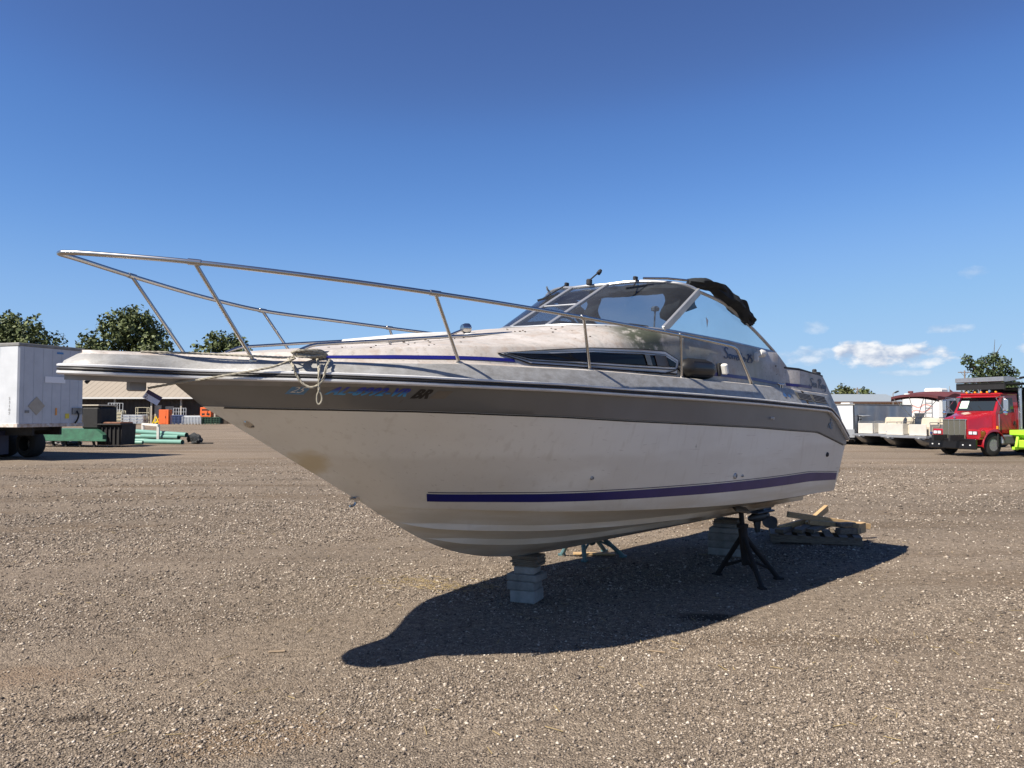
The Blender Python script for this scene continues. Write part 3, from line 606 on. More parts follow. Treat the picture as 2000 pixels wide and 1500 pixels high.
for sg in (1, -1):
    wf = poly_on_side(W_out, sg, .012, M_dark, 'side_window', boat)
    for k, (f, m) in enumerate(((.009, M_frame), (.030, M_dark), (.036, M_frame), (.048, M_dark))): poly_on_side(inset(W_out, f), sg, .0145+.0025*k, m, 'frame', wf)
    gl = inset(W_out, .053)
    pg = [L3(s, sg*(side_pt(s, v)[0]+.0275), side_pt(s, v)[1]+.013) for s, v in gl]; q = MB(); q.prism(pg, (0, sg*.004, 0)); q.build('pane', mat('smoked_window', (.006, .007, .010), .15, spec=.15), wf, smooth=0)
    for (sa, sb, c) in ((.16, .23, (.17, .145, .11)), (.30, .47, (.07, .032, .013))):
        q = MB(); pts = [(sa, .30), (sb, .28), (sb-.03, .70), (sa-.03, .72)]; q.prism([L3(s, sg*(side_pt(s, v)[0]+.0325), side_pt(s, v)[1]+.0155) for s, v in pts], (0, sg*-.001, 0)); q.build('curtain', mat('curtain_%d' % int(sa*100), c, .25, var=.3, vscale=14), wf, smooth=0)

# windshield
def pts_w(lst, sg): return [Vector(L3(s, t*sg, w)) for s, t, w in lst]
B0, B1 = (-.09, .22, 2.472), (.744, .22, 2.928); C0, C1 = (.546, 1.0, 2.458), (1.174, .95, 2.862); D0 = (2.57, 1.012, 2.383)
topc = [B1, (.80, .40, 2.944), (.883, .58, 2.948), (.97, .72, 2.94), (1.045, .84, 2.924), (1.12, .91, 2.896), C1]
basec = [B0, (.0, .42, 2.478), (.14, .62, 2.478), (.29, .79, 2.474), (.42, .91, 2.468), (.49, .965, 2.464), C0]
sidec = [C1, (1.60, .965, 2.795), (1.93, .98, 2.676), (2.25, .99, 2.545), D0]
ws = MB()
def rbar(q, a, b, w=.036, h=.022, up=(0, 0, 1)): q.bar(a, b, w, h, up, bev=.004)
for sg in (1, -1):
    T, Bs, Sd = pts_w(topc, sg), pts_w(basec, sg), pts_w(sidec, sg)
    ws.tube(spline(T, 4), .017, 8); ws.tube(spline(Bs, 4), .011, 8); ws.tube(spline(Sd, 4), .016, 8)
    ws.tube([Vector(L3(C0[0], C0[1]*sg, C0[2])), Vector(L3(1.6, .995*sg, 2.43)), Vector(L3(D0[0]+.03, D0[1]*sg, D0[2]-.01))], .016, 8)
    rbar(ws, L3(B0[0], B0[1]*sg, B0[2]), L3(B1[0], B1[1]*sg, B1[2]), .045, .028); rbar(ws, L3(C0[0], C0[1]*sg, C0[2]), L3(C1[0], C1[1]*sg, C1[2]), .070, .03, up=(0, sg, .2))
ws.tube([L3(*B1), L3(.70, 0, 2.925), L3(B1[0], -B1[1], B1[2])], .017, 8); ws.tube([L3(*B0), L3(-.11, 0, 2.468), L3(B0[0], -B0[1], B0[2])], .010, 8)
ws.tube([L3(.32, .22, 2.70), L3(.32, -.22, 2.70)], .009, 8)
wsh = ws.build('windshield', M_alu, boat, smooth=35)
def pane(a, b, m, n=(0, 0, .005)):
    q = MB(); a = spline(a, 4); b = spline(b, 4); k = min(len(a), len(b)); a, b = a[:k], b[:k]; d = Vector(n)
    q.grid([a, b]); q.grid([[p+d for p in a], [p+d for p in b]], flip=True); q.add(a+[p+d for p in a], [(i, i+1, k+i+1, k+i) for i in range(k-1)]); q.add(b+[p+d for p in b], [(i, i+1, k+i+1, k+i) for i in range(k-1)])
    return q.build('pane', m, wsh, smooth=35)
for sg in (1, -1):
    pane(pts_w(topc, sg), pts_w(basec, sg), G_front, (-.004, 0, .003))
    low = [C0, (1.09, .984, 2.442), (1.6, .995, 2.424), (2.1, 1.0, 2.404), D0]
    pane(pts_w(sidec, sg), pts_w(low, sg), G_side, (0, .005, 0))
pane([Vector(L3(*B1)), Vector(L3(B1[0], -B1[1], B1[2]))], [Vector(L3(*B0)), Vector(L3(B0[0], -B0[1], B0[2]))], G_front, (-.004, 0, .003))
q = MB(); q.prism([L3(1.22, 1.003, 2.63), L3(1.27, 1.0, 2.60), L3(1.25, 1.002, 2.53)], (0, -.001, 0)); q.build('sticker', mat('pale_sticker', (.6, .62, .62), .5, var=.4, vscale=40), wsh, smooth=0)
# wipers
for sg, pts in ((1, [(.80, .50, 2.975), (.74, .55, 2.925), (.62, .60, 2.86), (.92, .62, 2.92)]), (-1, [(.86, .40, 2.99), (.80, .38, 2.965), (.50, .40, 2.80), (.62, .30, 2.85)])):
    q = MB(); P = pts_w(pts, sg); q.tube([P[0], P[1], P[2]], .007, 6); q.bar(P[2]-(P[3]-P[2])*.3, P[3], .012, .02); q.box(P[0], (.05, .03, .035), bev=.006); q.build('wiper', M_black, boat)
# stern light on its folding arm, atop the centre frame
q = MB(); q.box(L3(.66, .06, 2.955), (.05, .05, .06), bev=.01); q.tube([L3(.66, .06, 2.97), L3(.78, .07, 3.06)], .008, 8); q.lathe([(.001, 0), (.021, .003), (.021, .03), (.015, .055), (.001, .06)], n=14, M=Matrix.Translation(L3(.78, .07, 3.05)) @ Matrix.Rotation(R(45), 4, 'Y'))
q.build('stern_light', M_dark, boat)
# dash, helm and seats behind the glass
q = MB(); q.box(L3(.72, -.5, 2.52), (.42, .6, .14), bev=.04); q.box(L3(.60, .45, 2.49), (.3, .55, .06), bev=.02); q.build('dash', M_dark, boat)
q = MB(); q.lathe([(.17+.012*math.cos(a), .012*math.sin(a)) for a in np.linspace(0, 2*math.pi, 9)[:-1]], axis='x', n=28, M=Matrix.Translation(L3(1.02, -.5, 2.52)) @ Matrix.Rotation(R(-30), 4, 'Y'), close=True)
for a in (0, 120, 240): q.bar(L3(1.02, -.5, 2.52), Vector(L3(1.02, -.5, 2.52))+Vector((math.cos(R(a))*.08, math.sin(R(a))*.17*1, math.cos(R(a))*.14)), .02, .012)
q.build('steering_wheel', M_black, boat)
for t in (-.5, .5):
    q = MB(); q.box(L3(1.75, t, 1.85), (.5, .5, .14), bev=.05); q.box(L3(2.0, t, 2.08), (.12, .5, .45), Matrix.Rotation(R(8), 4, 'Y'), bev=.05); q.box(L3(1.78, t, 1.56), (.3, .3, .45)); q.build('cockpit_seat', mat('cream_vinyl', (.55, .50, .43), .5, var=.2), boat)
q = MB(); q.tube([L3(.95, .62, 2.45), L3(.96, .62, 2.68)], .008, 8); q.lathe([(.001, 0), (.035, .01), (.04, .035), (.025, .05), (.001, .055)], n=14, M=Matrix.Translation(L3(.96, .62, 2.67))); q.build('antenna', M_plas, boat)

# bow rail with stanchions
rail_pts = [(-3.842, .012, 2.582), (-3.825, .045, 2.582), (-3.70, .16, 2.58), (-3.302, .49, 2.56), (-2.7, .86, 2.518), (-2.081, 1.11, 2.48), (-1.4, 1.17, 2.462), (-.758, 1.19, 2.444), (-.1, 1.19, 2.425), (.524, 1.19, 2.404), (1.0, 1.19, 2.384), (1.33, 1.19, 2.366), (1.43, 1.19, 2.352), (1.50, 1.19, 2.31), (1.809, 1.17, 2.03)]
RR = .0145
q = MB(); pp = spline([L3(*p) for p in rail_pts], 6); ps = spline([L3(p[0], -p[1], p[2]) for p in rail_pts], 6)
q.tube(pp[::-1]+ps, RR, 12); q.build('bow_rail', M_steel, boat, smooth=60)
posts = [((-3.302, .49, 2.56), (-2.922, .464, 2.028)), ((-2.081, 1.11, 2.48), (-1.795, 1.026, 2.064)), ((-.758, 1.19, 2.444), (-.613, 1.144, 2.066)), ((.524, 1.19, 2.404), (.586, 1.169, 2.046))]
for sg in (1, -1):
    for (a, b) in posts:
        q = MB(); A = Vector(L3(a[0], a[1]*sg, a[2])); Bq = Vector(L3(b[0], b[1]*sg, b[2])); q.tube([A, Bq], .0115, 10)
        q.lathe([(.03, -.006), (.03, .004), (.018, .012), (.012, .014)], n=16, M=Matrix.Translation(Bq)); o = q.build('stanchion', M_steel, boat, smooth=50)
        q = MB(); ax = min(range(len(pp)), key=lambda i: ((pp if sg > 0 else ps)[i]-A).length); src = pp if sg > 0 else ps; d = (src[min(ax+1, len(src)-1)]-src[ax-1]).normalized(); q.tube([A-d*.035, A+d*.035], .0185, 12); q.build('rail_clamp', M_steel, o, smooth=50)
# low grab rails along the cabin top
for sg in (1, -1):
    q = MB(); g = [(-2.66, .5, 2.098), (-2.60, .5, 2.125), (-2.54, .5, 2.146), (-2.45, .5, 2.158), (-1.973, .5, 2.214), (-1.307, .5, 2.289), (-.86, .5, 2.342), (-.80, .5, 2.345), (-.74, .5, 2.335), (-.70, .5, 2.29)]
    q.tube(spline([L3(p[0], p[1]*sg, p[2]) for p in g], 4), .011, 10); q.build('grab_rail', M_steel, boat, smooth=60)
    for s, w in ((-1.973, 2.214), (-1.307, 2.289)):
        q = MB(); q.tube([L3(s, .5*sg, w), L3(s+.03, .5*sg, w-.07)], .008, 8); q.lathe([(.02, 0), (.02, .006)], n=12, M=Matrix.Translation(L3(s+.03, .5*sg, w-.07))); q.build('grab_rail_post', M_steel, boat)
# deck hatch, hatch track, searchlight
q = MB(); q.box(L3(-1.55, 0, 2.262), (.62, .6, .05), Matrix.Rotation(R(-8.5), 4, 'Y'), bev=.02); q.build('deck_hatch', M_plas, boat)
q = MB(); q.box(L3(-.43, .42, 2.372), (.80, .06, .03), Matrix.Rotation(R(-5.5), 4, 'Y'), bev=.012); q.build('hatch_track', M_plas, boat)
q = MB(); q.tube([L3(-1.10, .1, 2.32), L3(-.97, .1, 2.37)], .01, 8); q.lathe([(.001, -.045), (.03, -.04), (.042, -.01), (.044, .02), (.038, .03), (.001, .032)], axis='x', n=20, M=Matrix.Translation(L3(-.93, .1, 2.385)) @ Matrix.Rotation(R(-10), 4, 'Z')); q.build('searchlight', M_steel, boat)
q = MB(); q.lathe([(.05, 0), (.045, .012), (.03, .02), (.001, .022)], n=18, M=Matrix.Translation(L3(-1.12, .36, 2.305))); q.build('deck_vent', M_plas, boat)
# cleats, deck plates, hull fittings, fastenings
def cleat(s, t, w):
    q = MB(); q.bar(L3(s-.02, t, w), L3(s-.02, t, w+.03), .018); q.bar(L3(s+.03, t, w), L3(s+.03, t, w+.03), .018); q.tube([L3(s-.075, t, w+.045), L3(s-.03, t, w+.036), L3(s+.04, t, w+.036), L3(s+.085, t, w+.045)], [.006, .011, .011, .006], 8); q.build('cleat', M_steel, boat)
for sg in (1, -1): cleat(2.45, 1.155*sg, 2.002); cleat(-2.62, .66*sg, 2.055)
def fitting(name, s, w, r, m, depth=.014):
    b = hull_b(s, w); q = MB(); q.lathe([(r, -.004), (r, depth*.5), (r*.8, depth), (r*.55, depth), (r*.5, depth*.3), (.001, depth*.3)], axis='y', n=18, M=Matrix.Translation(L3(s, b, w)) @ Matrix.Rotation(math.pi, 4, 'Z')); q.build(name, m, boat)
fitting('drain_fitting', 1.545, 1.157, .030, M_alu); fitting('drain_fitting', 1.672, 1.15, .013, M_alu); fitting('drain_fitting', -.36, 1.232, .016, M_alu); fitting('drain_fitting', 3.5, 1.285, .026, M_dark)
fitting('drain_fitting', 2.05, 1.70, .014, M_plas, .03)
for s, w, r in ((2.36, 1.925, .034), (2.47, 1.915, .026)):
    q = MB(); M = Matrix.Translation(L3(s, 1.235, w)) @ Matrix.Rotation(R(58), 4, 'X'); q.lathe([(r, -.005), (r, .006), (r*.8, .012), (.001, .012)], n=18, M=M); q.build('filler_cap', M_steel, boat)
q = MB(); q.lathe([(.04, -.006), (.036, .012), (.02, .02), (.001, .022)], n=16, M=Matrix.Translation(L3(-2.735, .085, 1.64)) @ Matrix.Rotation(R(110), 4, 'X') @ Matrix.Scale(1.3, 4, (1, 0, 0))); q.build('bow_fitting', M_steel, boat)
q = MB(); q.tube([L3(-1.90+.035*math.sin(a), .0, 1.045-.03*math.cos(a)) for a in np.linspace(-.4, 3.6, 12)], .009, 8); q.box(L3(-1.87, 0, 1.07), (.03, .07, .03)); q.build('bow_eye', M_steel, boat)
# side light, docking light on the cabin side
q = MB(); b, w = side_pt(1.33, .42); q.box(L3(1.33, b+.012, w), (.05, .02, .12), bev=.004, mi=1); q.box(L3(1.36, b+.05, w+.005), (.05, .06, .10), Matrix.Rotation(R(-20), 4, 'Y'), bev=.012); q.build('side_light', [M_plas, M_dark], boat)
q = MB(); b = 1.075; q.lathe([(.03, -.05), (.04, -.02), (.04, .03), (.03, .05), (.001, .05)], axis='x', n=16, M=Matrix.Translation(L3(2.06, b+.06, 2.335))); q.box(L3(2.02, b+.03, 2.30), (.03, .05, .09), bev=.008); q.build('docking_light', M_plas, boat)
for s, w in ((2.52, 2.23), (2.54, 2.14)):
    q = MB(); q.lathe([(.010, 0), (.008, .004), (.001, .005)], axis='y', n=10, M=Matrix.Translation(L3(s, 1.062, w)) @ Matrix.Rotation(math.pi, 4, 'Z')); q.build('screw_cap', M_dark, boat)
# engine room louvres in the aft panel
def qp(s, v):                                               # on the strip between rub rail and deck edge, near the stern
    f = lambda Q, k: float(np.interp(s, [p[0] for p in Q], [p[k] for p in Q]))
    if s < DK: w0, w1 = Wrub(s)+.066, wG(s); return lerp(Bsh(s)-.016, Bsh(s)-.085, v), lerp(w0, w1, v)
    return lerp(f(Q0, 1), f(Q1, 1), v), lerp(f(Q0, 2), f(Q1, 2), v)
for sg in (1, -1):
    for (sa, sb) in ((2.66, 3.02), (3.05, 3.40)):
        q = MB(); c = [L3(s, sg*(qp(s, v)[0]+.004), qp(s, v)[1]) for s, v in ((sa, .30), (sb, .26), (sb-.01, .80), (sa, .86))]; q.prism(c, (0, -sg*.003, .001)); lv = q.build('louvre', M_dark, boat, smooth=0)
        for k in range(5):
            v = .34+.115*k; q = MB(); q.bar(L3(sa+.005, sg*(qp(sa, v)[0]+.012), qp(sa, v)[1]), L3(sb-.012, sg*(qp(sb-.01, v-.03)[0]+.012), qp(sb-.01, v-.03)[1]), .016, .005, up=(0, -sg*.6, .8)); q.build('slat', mat('louvre_slat', (.10, .10, .10), .4, .2), lv, smooth=0)
# swim ladder and stern drive
q = MB(); q.tube(spline([L3(3.95, 1.02, 1.36), L3(4.10, 1.03, 1.375), L3(4.22, 1.03, 1.33), L3(4.27, 1.03, 1.22), L3(4.275, 1.03, 1.10), L3(4.30, 1.03, 1.04)], 5), .016, 10); q.box(L3(4.27, .93, 1.03), (.07, .22, .02), bev=.005); q.build('swim_ladder', M_steel, boat, smooth=50)
M_drive = mat('corroded_black_metal', (.03, .03, .032), .5, .2, col2=(.07, .06, .05), vscale=9, bump=.1)
q = MB(); q.box(L3(4.05, 0, .82), (.35, .32, .40), bev=.06); q.box(L3(4.30, 0, .70), (.26, .16, .55), bev=.05); q.box(L3(4.30, 0, .42), (.46, .26, .025), bev=.01)
q.lathe([(.001, -.24), (.035, -.2), (.06, -.08), (.065, .06), (.055, .14), (.001, .15)], axis='x', n=18, M=Matrix.Translation(L3(4.30, 0, .34))); q.prism([L3(4.2, .012, .30), L3(4.38, .012, .30), L3(4.36, .012, .14), L3(4.28, .012, .14)], (0, .024, 0)); dr = q.build('stern_drive', M_drive, boat)
q = MB(); hubx = 4.50
q.lathe([(.001, -.06), (.045, -.05), (.05, .05), (.03, .09), (.001, .10)], axis='x', n=14, M=Matrix.Translation(L3(hubx, 0, .34)))
for k in range(3):
    bl = [];
    for i in range(6):
        f = i/5; rr = .04+.16*f; wd = .09*math.sin(math.pi*min(1, .25+.75*f*.95))+.01; tw = R(55-25*f)
        bl.append([Vector((math.sin(tw)*x*wd+.03*f, math.cos(tw)*x*wd, rr)) for x in (-1, -.5, 0, .5, 1)])
    Mx = Matrix.Translation(L3(hubx, 0, .34)) @ Matrix.Rotation(R(18+120*k), 4, 'X'); q.grid([[Mx @ p for p in r] for r in bl]); q.grid([[Mx @ (p+Vector((.008, 0, 0))) for p in r] for r in bl], flip=True)
q.build('propeller', M_drive, dr, smooth=40)

# dead leaves and grit lying on the cabin top
q = MB(); rl = random.Random(5)
for i in range(46):
    s_ = rl.uniform(-2.3, .2); k_ = ktb(s_, float(np.interp(s_, [p[0] for p in r3], [p[1] for p in r3])))-.012; b_ = min(k_*.97, abs(rl.gauss(.55, .22))); ph = math.acos(min(1, (b_/k_)**(nE(s_)/2))); w_ = wK(s_)+.010+(wC(s_)-wK(s_)-.010)*math.sin(ph)**(2/mE(s_))
    d = rl.uniform(.004, .012); q.box(L3(s_, b_, w_+.003), (d*1.6, d, d*.35), Matrix.Rotation(rl.uniform(0, 3), 4, 'Z') @ Matrix.Rotation(rl.uniform(-.4, .4), 4, 'X'))
q.build('leaf_litter', mat('dead_leaf', (.07, .04, .022), .9, var=.5, vscale=30), boat, smooth=0, kind='stuff')
# lettering and decals
def on_hull(vs, fs, s0, w0, m, name, sx=1, sy=1, off=.004, par=boat):
    q = MB(); q.add([L3(s0+x*sx, hull_b(s0+x*sx, w0+y*sy)+off, w0+y*sy) for x, y, *_ in vs], fs); return q.build(name, m, par, smooth=0, fixn=False)
def regmat():
    m = mat('blue_gradient_vinyl', (.05, .2, .6), .35); b, N, L = emat(m); tc = N.new('ShaderNodeTexCoord'); sp = N.new('ShaderNodeSeparateXYZ'); L.new(tc.outputs['Object'], sp.inputs[0])
    r = N.new('ShaderNodeValToRGB'); mr = N.new('ShaderNodeMapRange'); mr.inputs[1].default_value = 1.825; mr.inputs[2].default_value = 1.895; L.new(sp.outputs[2], mr.inputs[0]); L.new(mr.outputs[0], r.inputs[0])
    r.color_ramp.elements[0].color = (.05, .27, .55, 1); r.color_ramp.elements[1].color = (.015, .03, .33, 1); r.color_ramp.elements[0].position = .35; r.color_ramp.elements[1].position = .7
    L.new(r.outputs[0], b.inputs['Base Color']); return m
def embolden(vs, fs, d): return vs, fs
M_reg = regmat(); M_blk = mat('black_vinyl', (.008, .008, .009), .4)
M_faded = mat('faded_grey_tape', (.15, .135, .115), .5, var=.15)
on_hull([(-.02, -.02), (.47, -.045), (.47, .045), (-.02, .058)], [(0, 1, 2, 3)], -2.60, 1.845, mat('letter_backing', (.105, .10, .092), .4), 'letter_backing', off=.0025)
vs, fs = text_geo('AL-8992-VR', .072, .25, 1.15, .0022)
mx = max(v[0] for v in vs)
for d in (0, .004): on_hull(vs, fs, -2.565+d, 1.842-.02*0, M_reg, 'registration_number', .425/mx, .95, off=.004+d*.05)
vs, fs = text_geo('BR', .085, .25, 1.05, .003); mx = max(v[0] for v in vs)
for d in (0, .004): on_hull(vs, fs, -2.105+d, 1.832, M_blk, 'registration_suffix', .105/mx, .95, off=.004+d*.05)
on_hull([(0, 0), (.10, 0), (.12, .05), (.02, .05)], [(0, 1, 2, 3)], -1.99, 1.832, M_faded, 'tape_patch')
on_hull([(0, 0), (.085, 0), (.085, .05), (0, .05)], [(0, 1, 2, 3)], -2.745, 1.835, mat('blue_sticker', (.08, .22, .42), .45, var=.3, vscale=30), 'year_sticker')
vs, fs = text_geo('25', .05, .2); mx = max(v[0] for v in vs); on_hull(vs, fs, -2.735, 1.846, M_plas, 'year_number', .06/mx, 1, off=.006)
def strokes(lines, wd, n=5):
    """hand-drawn script: smooth centre lines turned into flat ribbons"""
    vs = []; fs = []
    for ln in lines:
        p = spline([(x, y, 0) for x, y in ln], n); L = []; Rr = []
        for i in range(len(p)):
            t = (p[min(i+1, len(p)-1)]-p[max(i-1, 0)]).normalized(); nr = Vector((-t.y, t.x, 0)); k = wd*(.65+.5*abs(t.y)); L.append(p[i]+nr*k/2); Rr.append(p[i]-nr*k/2)
        o = len(vs); vs += [(v.x, v.y) for v in L]+[(v.x, v.y) for v in Rr]; m = len(p); fs += [(o+i, o+i+1, o+m+i+1, o+m+i) for i in range(m-1)]
    return vs, fs
SEA = [[(.62, .86), (.5, 1.0), (.3, .98), (.2, .8), (.36, .58), (.5, .36), (.42, .1), (.2, 0), (.02, .1), (-.02, .28)],
       [(.62, .26), (.8, .34), (.86, .46), (.76, .54), (.64, .4), (.66, .14), (.8, .04), (.96, .16)],
       [(1.24, .46), (1.1, .5), (1.0, .3), (1.06, .08), (1.2, .12), (1.28, .44), (1.26, .1), (1.4, .1)],
       [(1.72, .0), (1.82, .5), (1.9, .96)], [(1.62, .78), (1.8, 1.04), (2.1, 1.0), (2.14, .74), (1.9, .52), (2.06, .3), (2.2, .02), (2.34, .06)],
       [(2.6, .42), (2.46, .46), (2.36, .26), (2.42, .04), (2.54, .08), (2.62, .4), (2.62, .08), (2.74, .1)],
       [(2.76, .44), (2.8, .12), (2.94, .14), (3.02, .44), (2.98, .0), (2.86, -.28), (2.7, -.22)]]
SOR = [[(.6, .86), (.48, 1), (.28, .96), (.22, .76), (.38, .56), (.5, .34), (.4, .08), (.18, 0), (0, .14)],
       [(.78, .44), (.66, .36), (.66, .12), (.8, .06), (.9, .26), (.82, .44), (1.0, .4)], [(1.04, .06), (1.06, .42), (1.1, .3), (1.24, .44)], [(1.3, .06), (1.32, .42), (1.36, .3), (1.5, .44)],
       [(1.56, .24), (1.74, .3), (1.72, .44), (1.6, .42), (1.56, .16), (1.68, .04), (1.82, .14)], [(1.88, .06), (1.9, .42), (1.92, .3), (2.06, .42), (2.08, .06)],
       [(2.22, .8), (2.2, .1), (2.34, .08)], [(2.12, .5), (2.36, .52)], [(2.56, .44), (2.44, .34), (2.46, .1), (2.6, .06), (2.68, .26), (2.58, .44)],
       [(2.76, .3), (2.88, .3)], [(3.0, .7), (3.12, .82), (3.24, .68), (3.1, .34), (2.98, .06), (3.28, .08)], [(3.6, .82), (3.42, .8), (3.4, .5), (3.56, .5), (3.58, .2), (3.4, .06)], [(3.7, .3), (3.82, .3)]]
vs, fs = strokes(SEA, .115); 
def on_quarter(vs, fs, s0, w0, k, m, name, kx=1):
    f = lambda Q, s, i: float(np.interp(s, [p[0] for p in Q], [p[i] for p in Q])); q = MB(); out = []
    for x, y in vs:
        s = s0+x*k*kx+y*k*.12; w = w0+y*k-x*k*kx*.05; a, b = f(Q2, s, 2), f(Q3, s, 2); t = (w-a)/max(.01, b-a); out.append(L3(s, lerp(f(Q2, s, 1), f(Q3, s, 1), t)+.006, w))
    q.add(out, fs); q.build(name, m, boat, smooth=0, fixn=False)
on_quarter(vs, fs, 3.17, 2.03, .098, M_decal, 'maker_script', 1.38)
vs, fs = strokes(SOR, .12)
def on_side(vs, fs, s0, w0, k, m, name, slope=-.06, kx=1):
    q = MB(); out = []
    for x, y in vs:
        s = s0+x*k*kx+y*k*.25; w = w0+y*k+x*k*kx*slope; kk = float(np.interp(s, [p[0] for p in r3], [p[1] for p in r3])); t = (w-wK(s))/(wE(s)-.02-wK(s)); out.append(L3(s, lerp(ktb(s, kk), bE(s)+.01, t)+.006 if t > 0 else side_pt(s, (w-wG(s))/(wK(s)-wG(s)))[0]+.006, w))
    q.add(out, fs); q.build(name, m, boat, smooth=0, fixn=False)
on_side(vs, fs, 1.44, 2.262, .105, M_decal, 'model_script', kx=1.45)
LOGO = [[(0, 0), (.25, .5), (.3, .3)], [(.3, .3), (.5, .34), (.42, .0)], [(.95, .95), (.7, .9), (.6, .45), (.62, .05), (.9, -.1), (1.1, .1)], [(.5, .5), (.8, .55), (1.05, .5)], [(1.0, .3), (1.3, .28)]]
vs, fs = strokes(LOGO, .14); on_hull(vs, fs, 3.42, 1.585, mat('teal_lettering', (.02, .10, .20), .4), 'hull_emblem', .1, .1, off=.006)

# ------------------------------------------------------------------ things on and around the boat
BM = Matrix.Translation(boat.location) @ boat.rotation_euler.to_matrix().to_4x4()
def BW(s, t, w): return BM @ Vector(L3(s, t, w))             # boat point in the world
M_rope = mat('sun_bleached_rope', (.36, .33, .26), .9, var=.35, vscale=40)
def rope_geo(q, pts, r=.009, n=5, turns=22):
    """three strands laid round a path"""
    P = spline(pts, n); d = [0]
    for a, b in zip(P, P[1:]): d.append(d[-1]+(b-a).length)
    m = max(8, int(d[-1]/.018)); C = [Vector([float(np.interp(d[-1]*i/m, d, [p[k] for p in P])) for k in range(3)]) for i in range(m+1)]
    for st in range(3):
        out = []
        for i, c in enumerate(C):
            t = (C[min(i+1, m)]-C[max(i-1, 0)]).normalized(); u = t.cross(Vector((.31, .2, .93))).normalized(); v = t.cross(u); a = d[-1]*i/m*70+st*2.094; out.append(c+(u*math.cos(a)+v*math.sin(a))*r*.52)
        q.tube(out, r*.62, 5)
q = MB()
coil0 = Vector(BW(-2.699, 0.722, 2.065))
ax = BM.to_3x3() @ Vector((1, 0, 0)); ay = BM.to_3x3() @ Vector((0, -1, 0)); azv = Vector((0, 0, 1))
loops = []
for k in range(6):
    for a in np.linspace(0, 2*math.pi, 11)[:-1]:
        rx = .10+.012*math.sin(k*2.1); ry = .045+.01*math.cos(k*1.7); loops.append(coil0+ax*(rx*math.cos(a)+.01*math.sin(k*3))+ay*(ry*math.sin(a))+azv*(.006*k+.008*math.sin(a*2+k)))
rope_geo(q, loops, .0075, 3)
rope_geo(q, [coil0+ax*-.10+azv*.02, BW(-2.78, .64, 2.055), BW(-2.92, .50, 2.055), BW(-3.2, .26, 2.06), BW(-3.45, .14, 2.055)], .007)
hang = [BW(-2.79, .63, 2.05), BW(-2.805, 0.717, 2.005), BW(-2.790, 0.729, 1.958), BW(-2.762, 0.752, 1.906), BW(-2.722, 0.784, 1.881), BW(-2.683, 0.813, 1.903), BW(-2.663, 0.828, 1.949), BW(-2.655, 0.833, 2.000), BW(-2.60, .78, 2.05)]
rope_geo(q, hang, .0075)
rope_geo(q, [BW(-2.66, .74, 2.05), BW(-2.688, 0.810, 1.981), BW(-2.686, 0.811, 1.918), BW(-2.685, 0.812, 1.864)], .0075)
q.tube(spline([BW(-2.685, 0.812, 1.864), BW(-2.672, 0.821, 1.838), BW(-2.671, 0.822, 1.805), BW(-2.683, 0.814, 1.784), BW(-2.692, 0.806, 1.801), BW(-2.693, 0.806, 1.837), BW(-2.685, 0.812, 1.864)], 4), .005, 6)
rope_geo(q, [BW(-2.78, .70, 2.05), BW(-2.88, .66, 2.0), BW(-2.99, .57, 1.965), BW(-3.17, .40, 1.915), BW(-3.28, .27, 1.885), BW(-3.41, .16, 1.848)], .007)
q.build('mooring_rope', M_rope, label='coiled off-white mooring rope hanging over the bow of the cruiser', cat='rope')
# price tag on the rope under the pulpit
tg = thing('paper_tag', 'small curled paper tag dangling on the rope under the bow pulpit', 'tag', BW(-3.42, .19, 1.842), R(27))
def tagpt(u, v): c = .012*math.sin(u*3); return Vector((u*.09*.85-v*.055*.52, c, -u*.09*.52-v*.055*.85))
def tgrid(u0, u1, v0, v1, off, m, name):
    q = MB(); rows = [[tagpt(u0+(u1-u0)*i/8, v)+Vector((0, off, 0)) for i in range(9)] for v in (v0, v1)]; q.grid(rows); q.grid([[p+Vector((0, .0008, 0)) for p in r] for r in rows], flip=True); q.build(name, m, tg, smooth=0)
tgrid(0, 1, 0, 1, 0, mat('tag_paper', (.62, .62, .70), .7, var=.15), 'card'); tgrid(0, 1, 0, .42, -.001, mat('tag_purple_print', (.05, .03, .07), .6), 'printed_band')
vs, fs = text_geo('2,', .04); q = MB(); q.add([tagpt(.05+x*9, .88-y*14)+Vector((0, -.003, 0)) for x, y, _ in vs], fs); q.build('handwritten_price', mat('marker_ink', (.02, .02, .04), .6), tg, smooth=0, fixn=False)
# fender
fd = thing('boat_fender', 'scuffed black cylindrical fender lying on the cruiser side deck', 'fender', BW(.93, 1.10, 2.135)); fd.rotation_euler = boat.rotation_euler
q = MB(); prof = [(.001, -.30), (.018, -.295), (.022, -.26), (.05, -.24), (.078, -.20), (.087, -.14)]+[(.088, -.14+.28*i/6) for i in range(1, 6)]+[(.087, .14), (.078, .20), (.05, .24), (.022, .26), (.018, .295), (.001, .30)]
q.lathe(prof, axis='x', n=24); q.build('body', mat('black_fender_vinyl', (.007, .0065, .006), .42, col2=(.012, .011, .010), vscale=7), fd)
for k in range(8):
    a = 2*math.pi*k/8; q = MB(); q.tube([(-.15, .088*math.cos(a), .088*math.sin(a)), (.15, .088*math.cos(a), .088*math.sin(a))], .004, 5); q.build('rib', M_black, fd)
q = MB(); q.tube(spline([(-.29, 0, 0), (-.38, -.02, -.03), (-.50, 0, -.055), (-.62, .03, -.07)], 4), .006, 6); q.tube(spline([(-.62, .03, -.07), (-.55, .02, -.05), (-.48, .04, -.06), (-.60, .05, -.07)], 4), .006, 6); q.build('tether', M_black, fd)
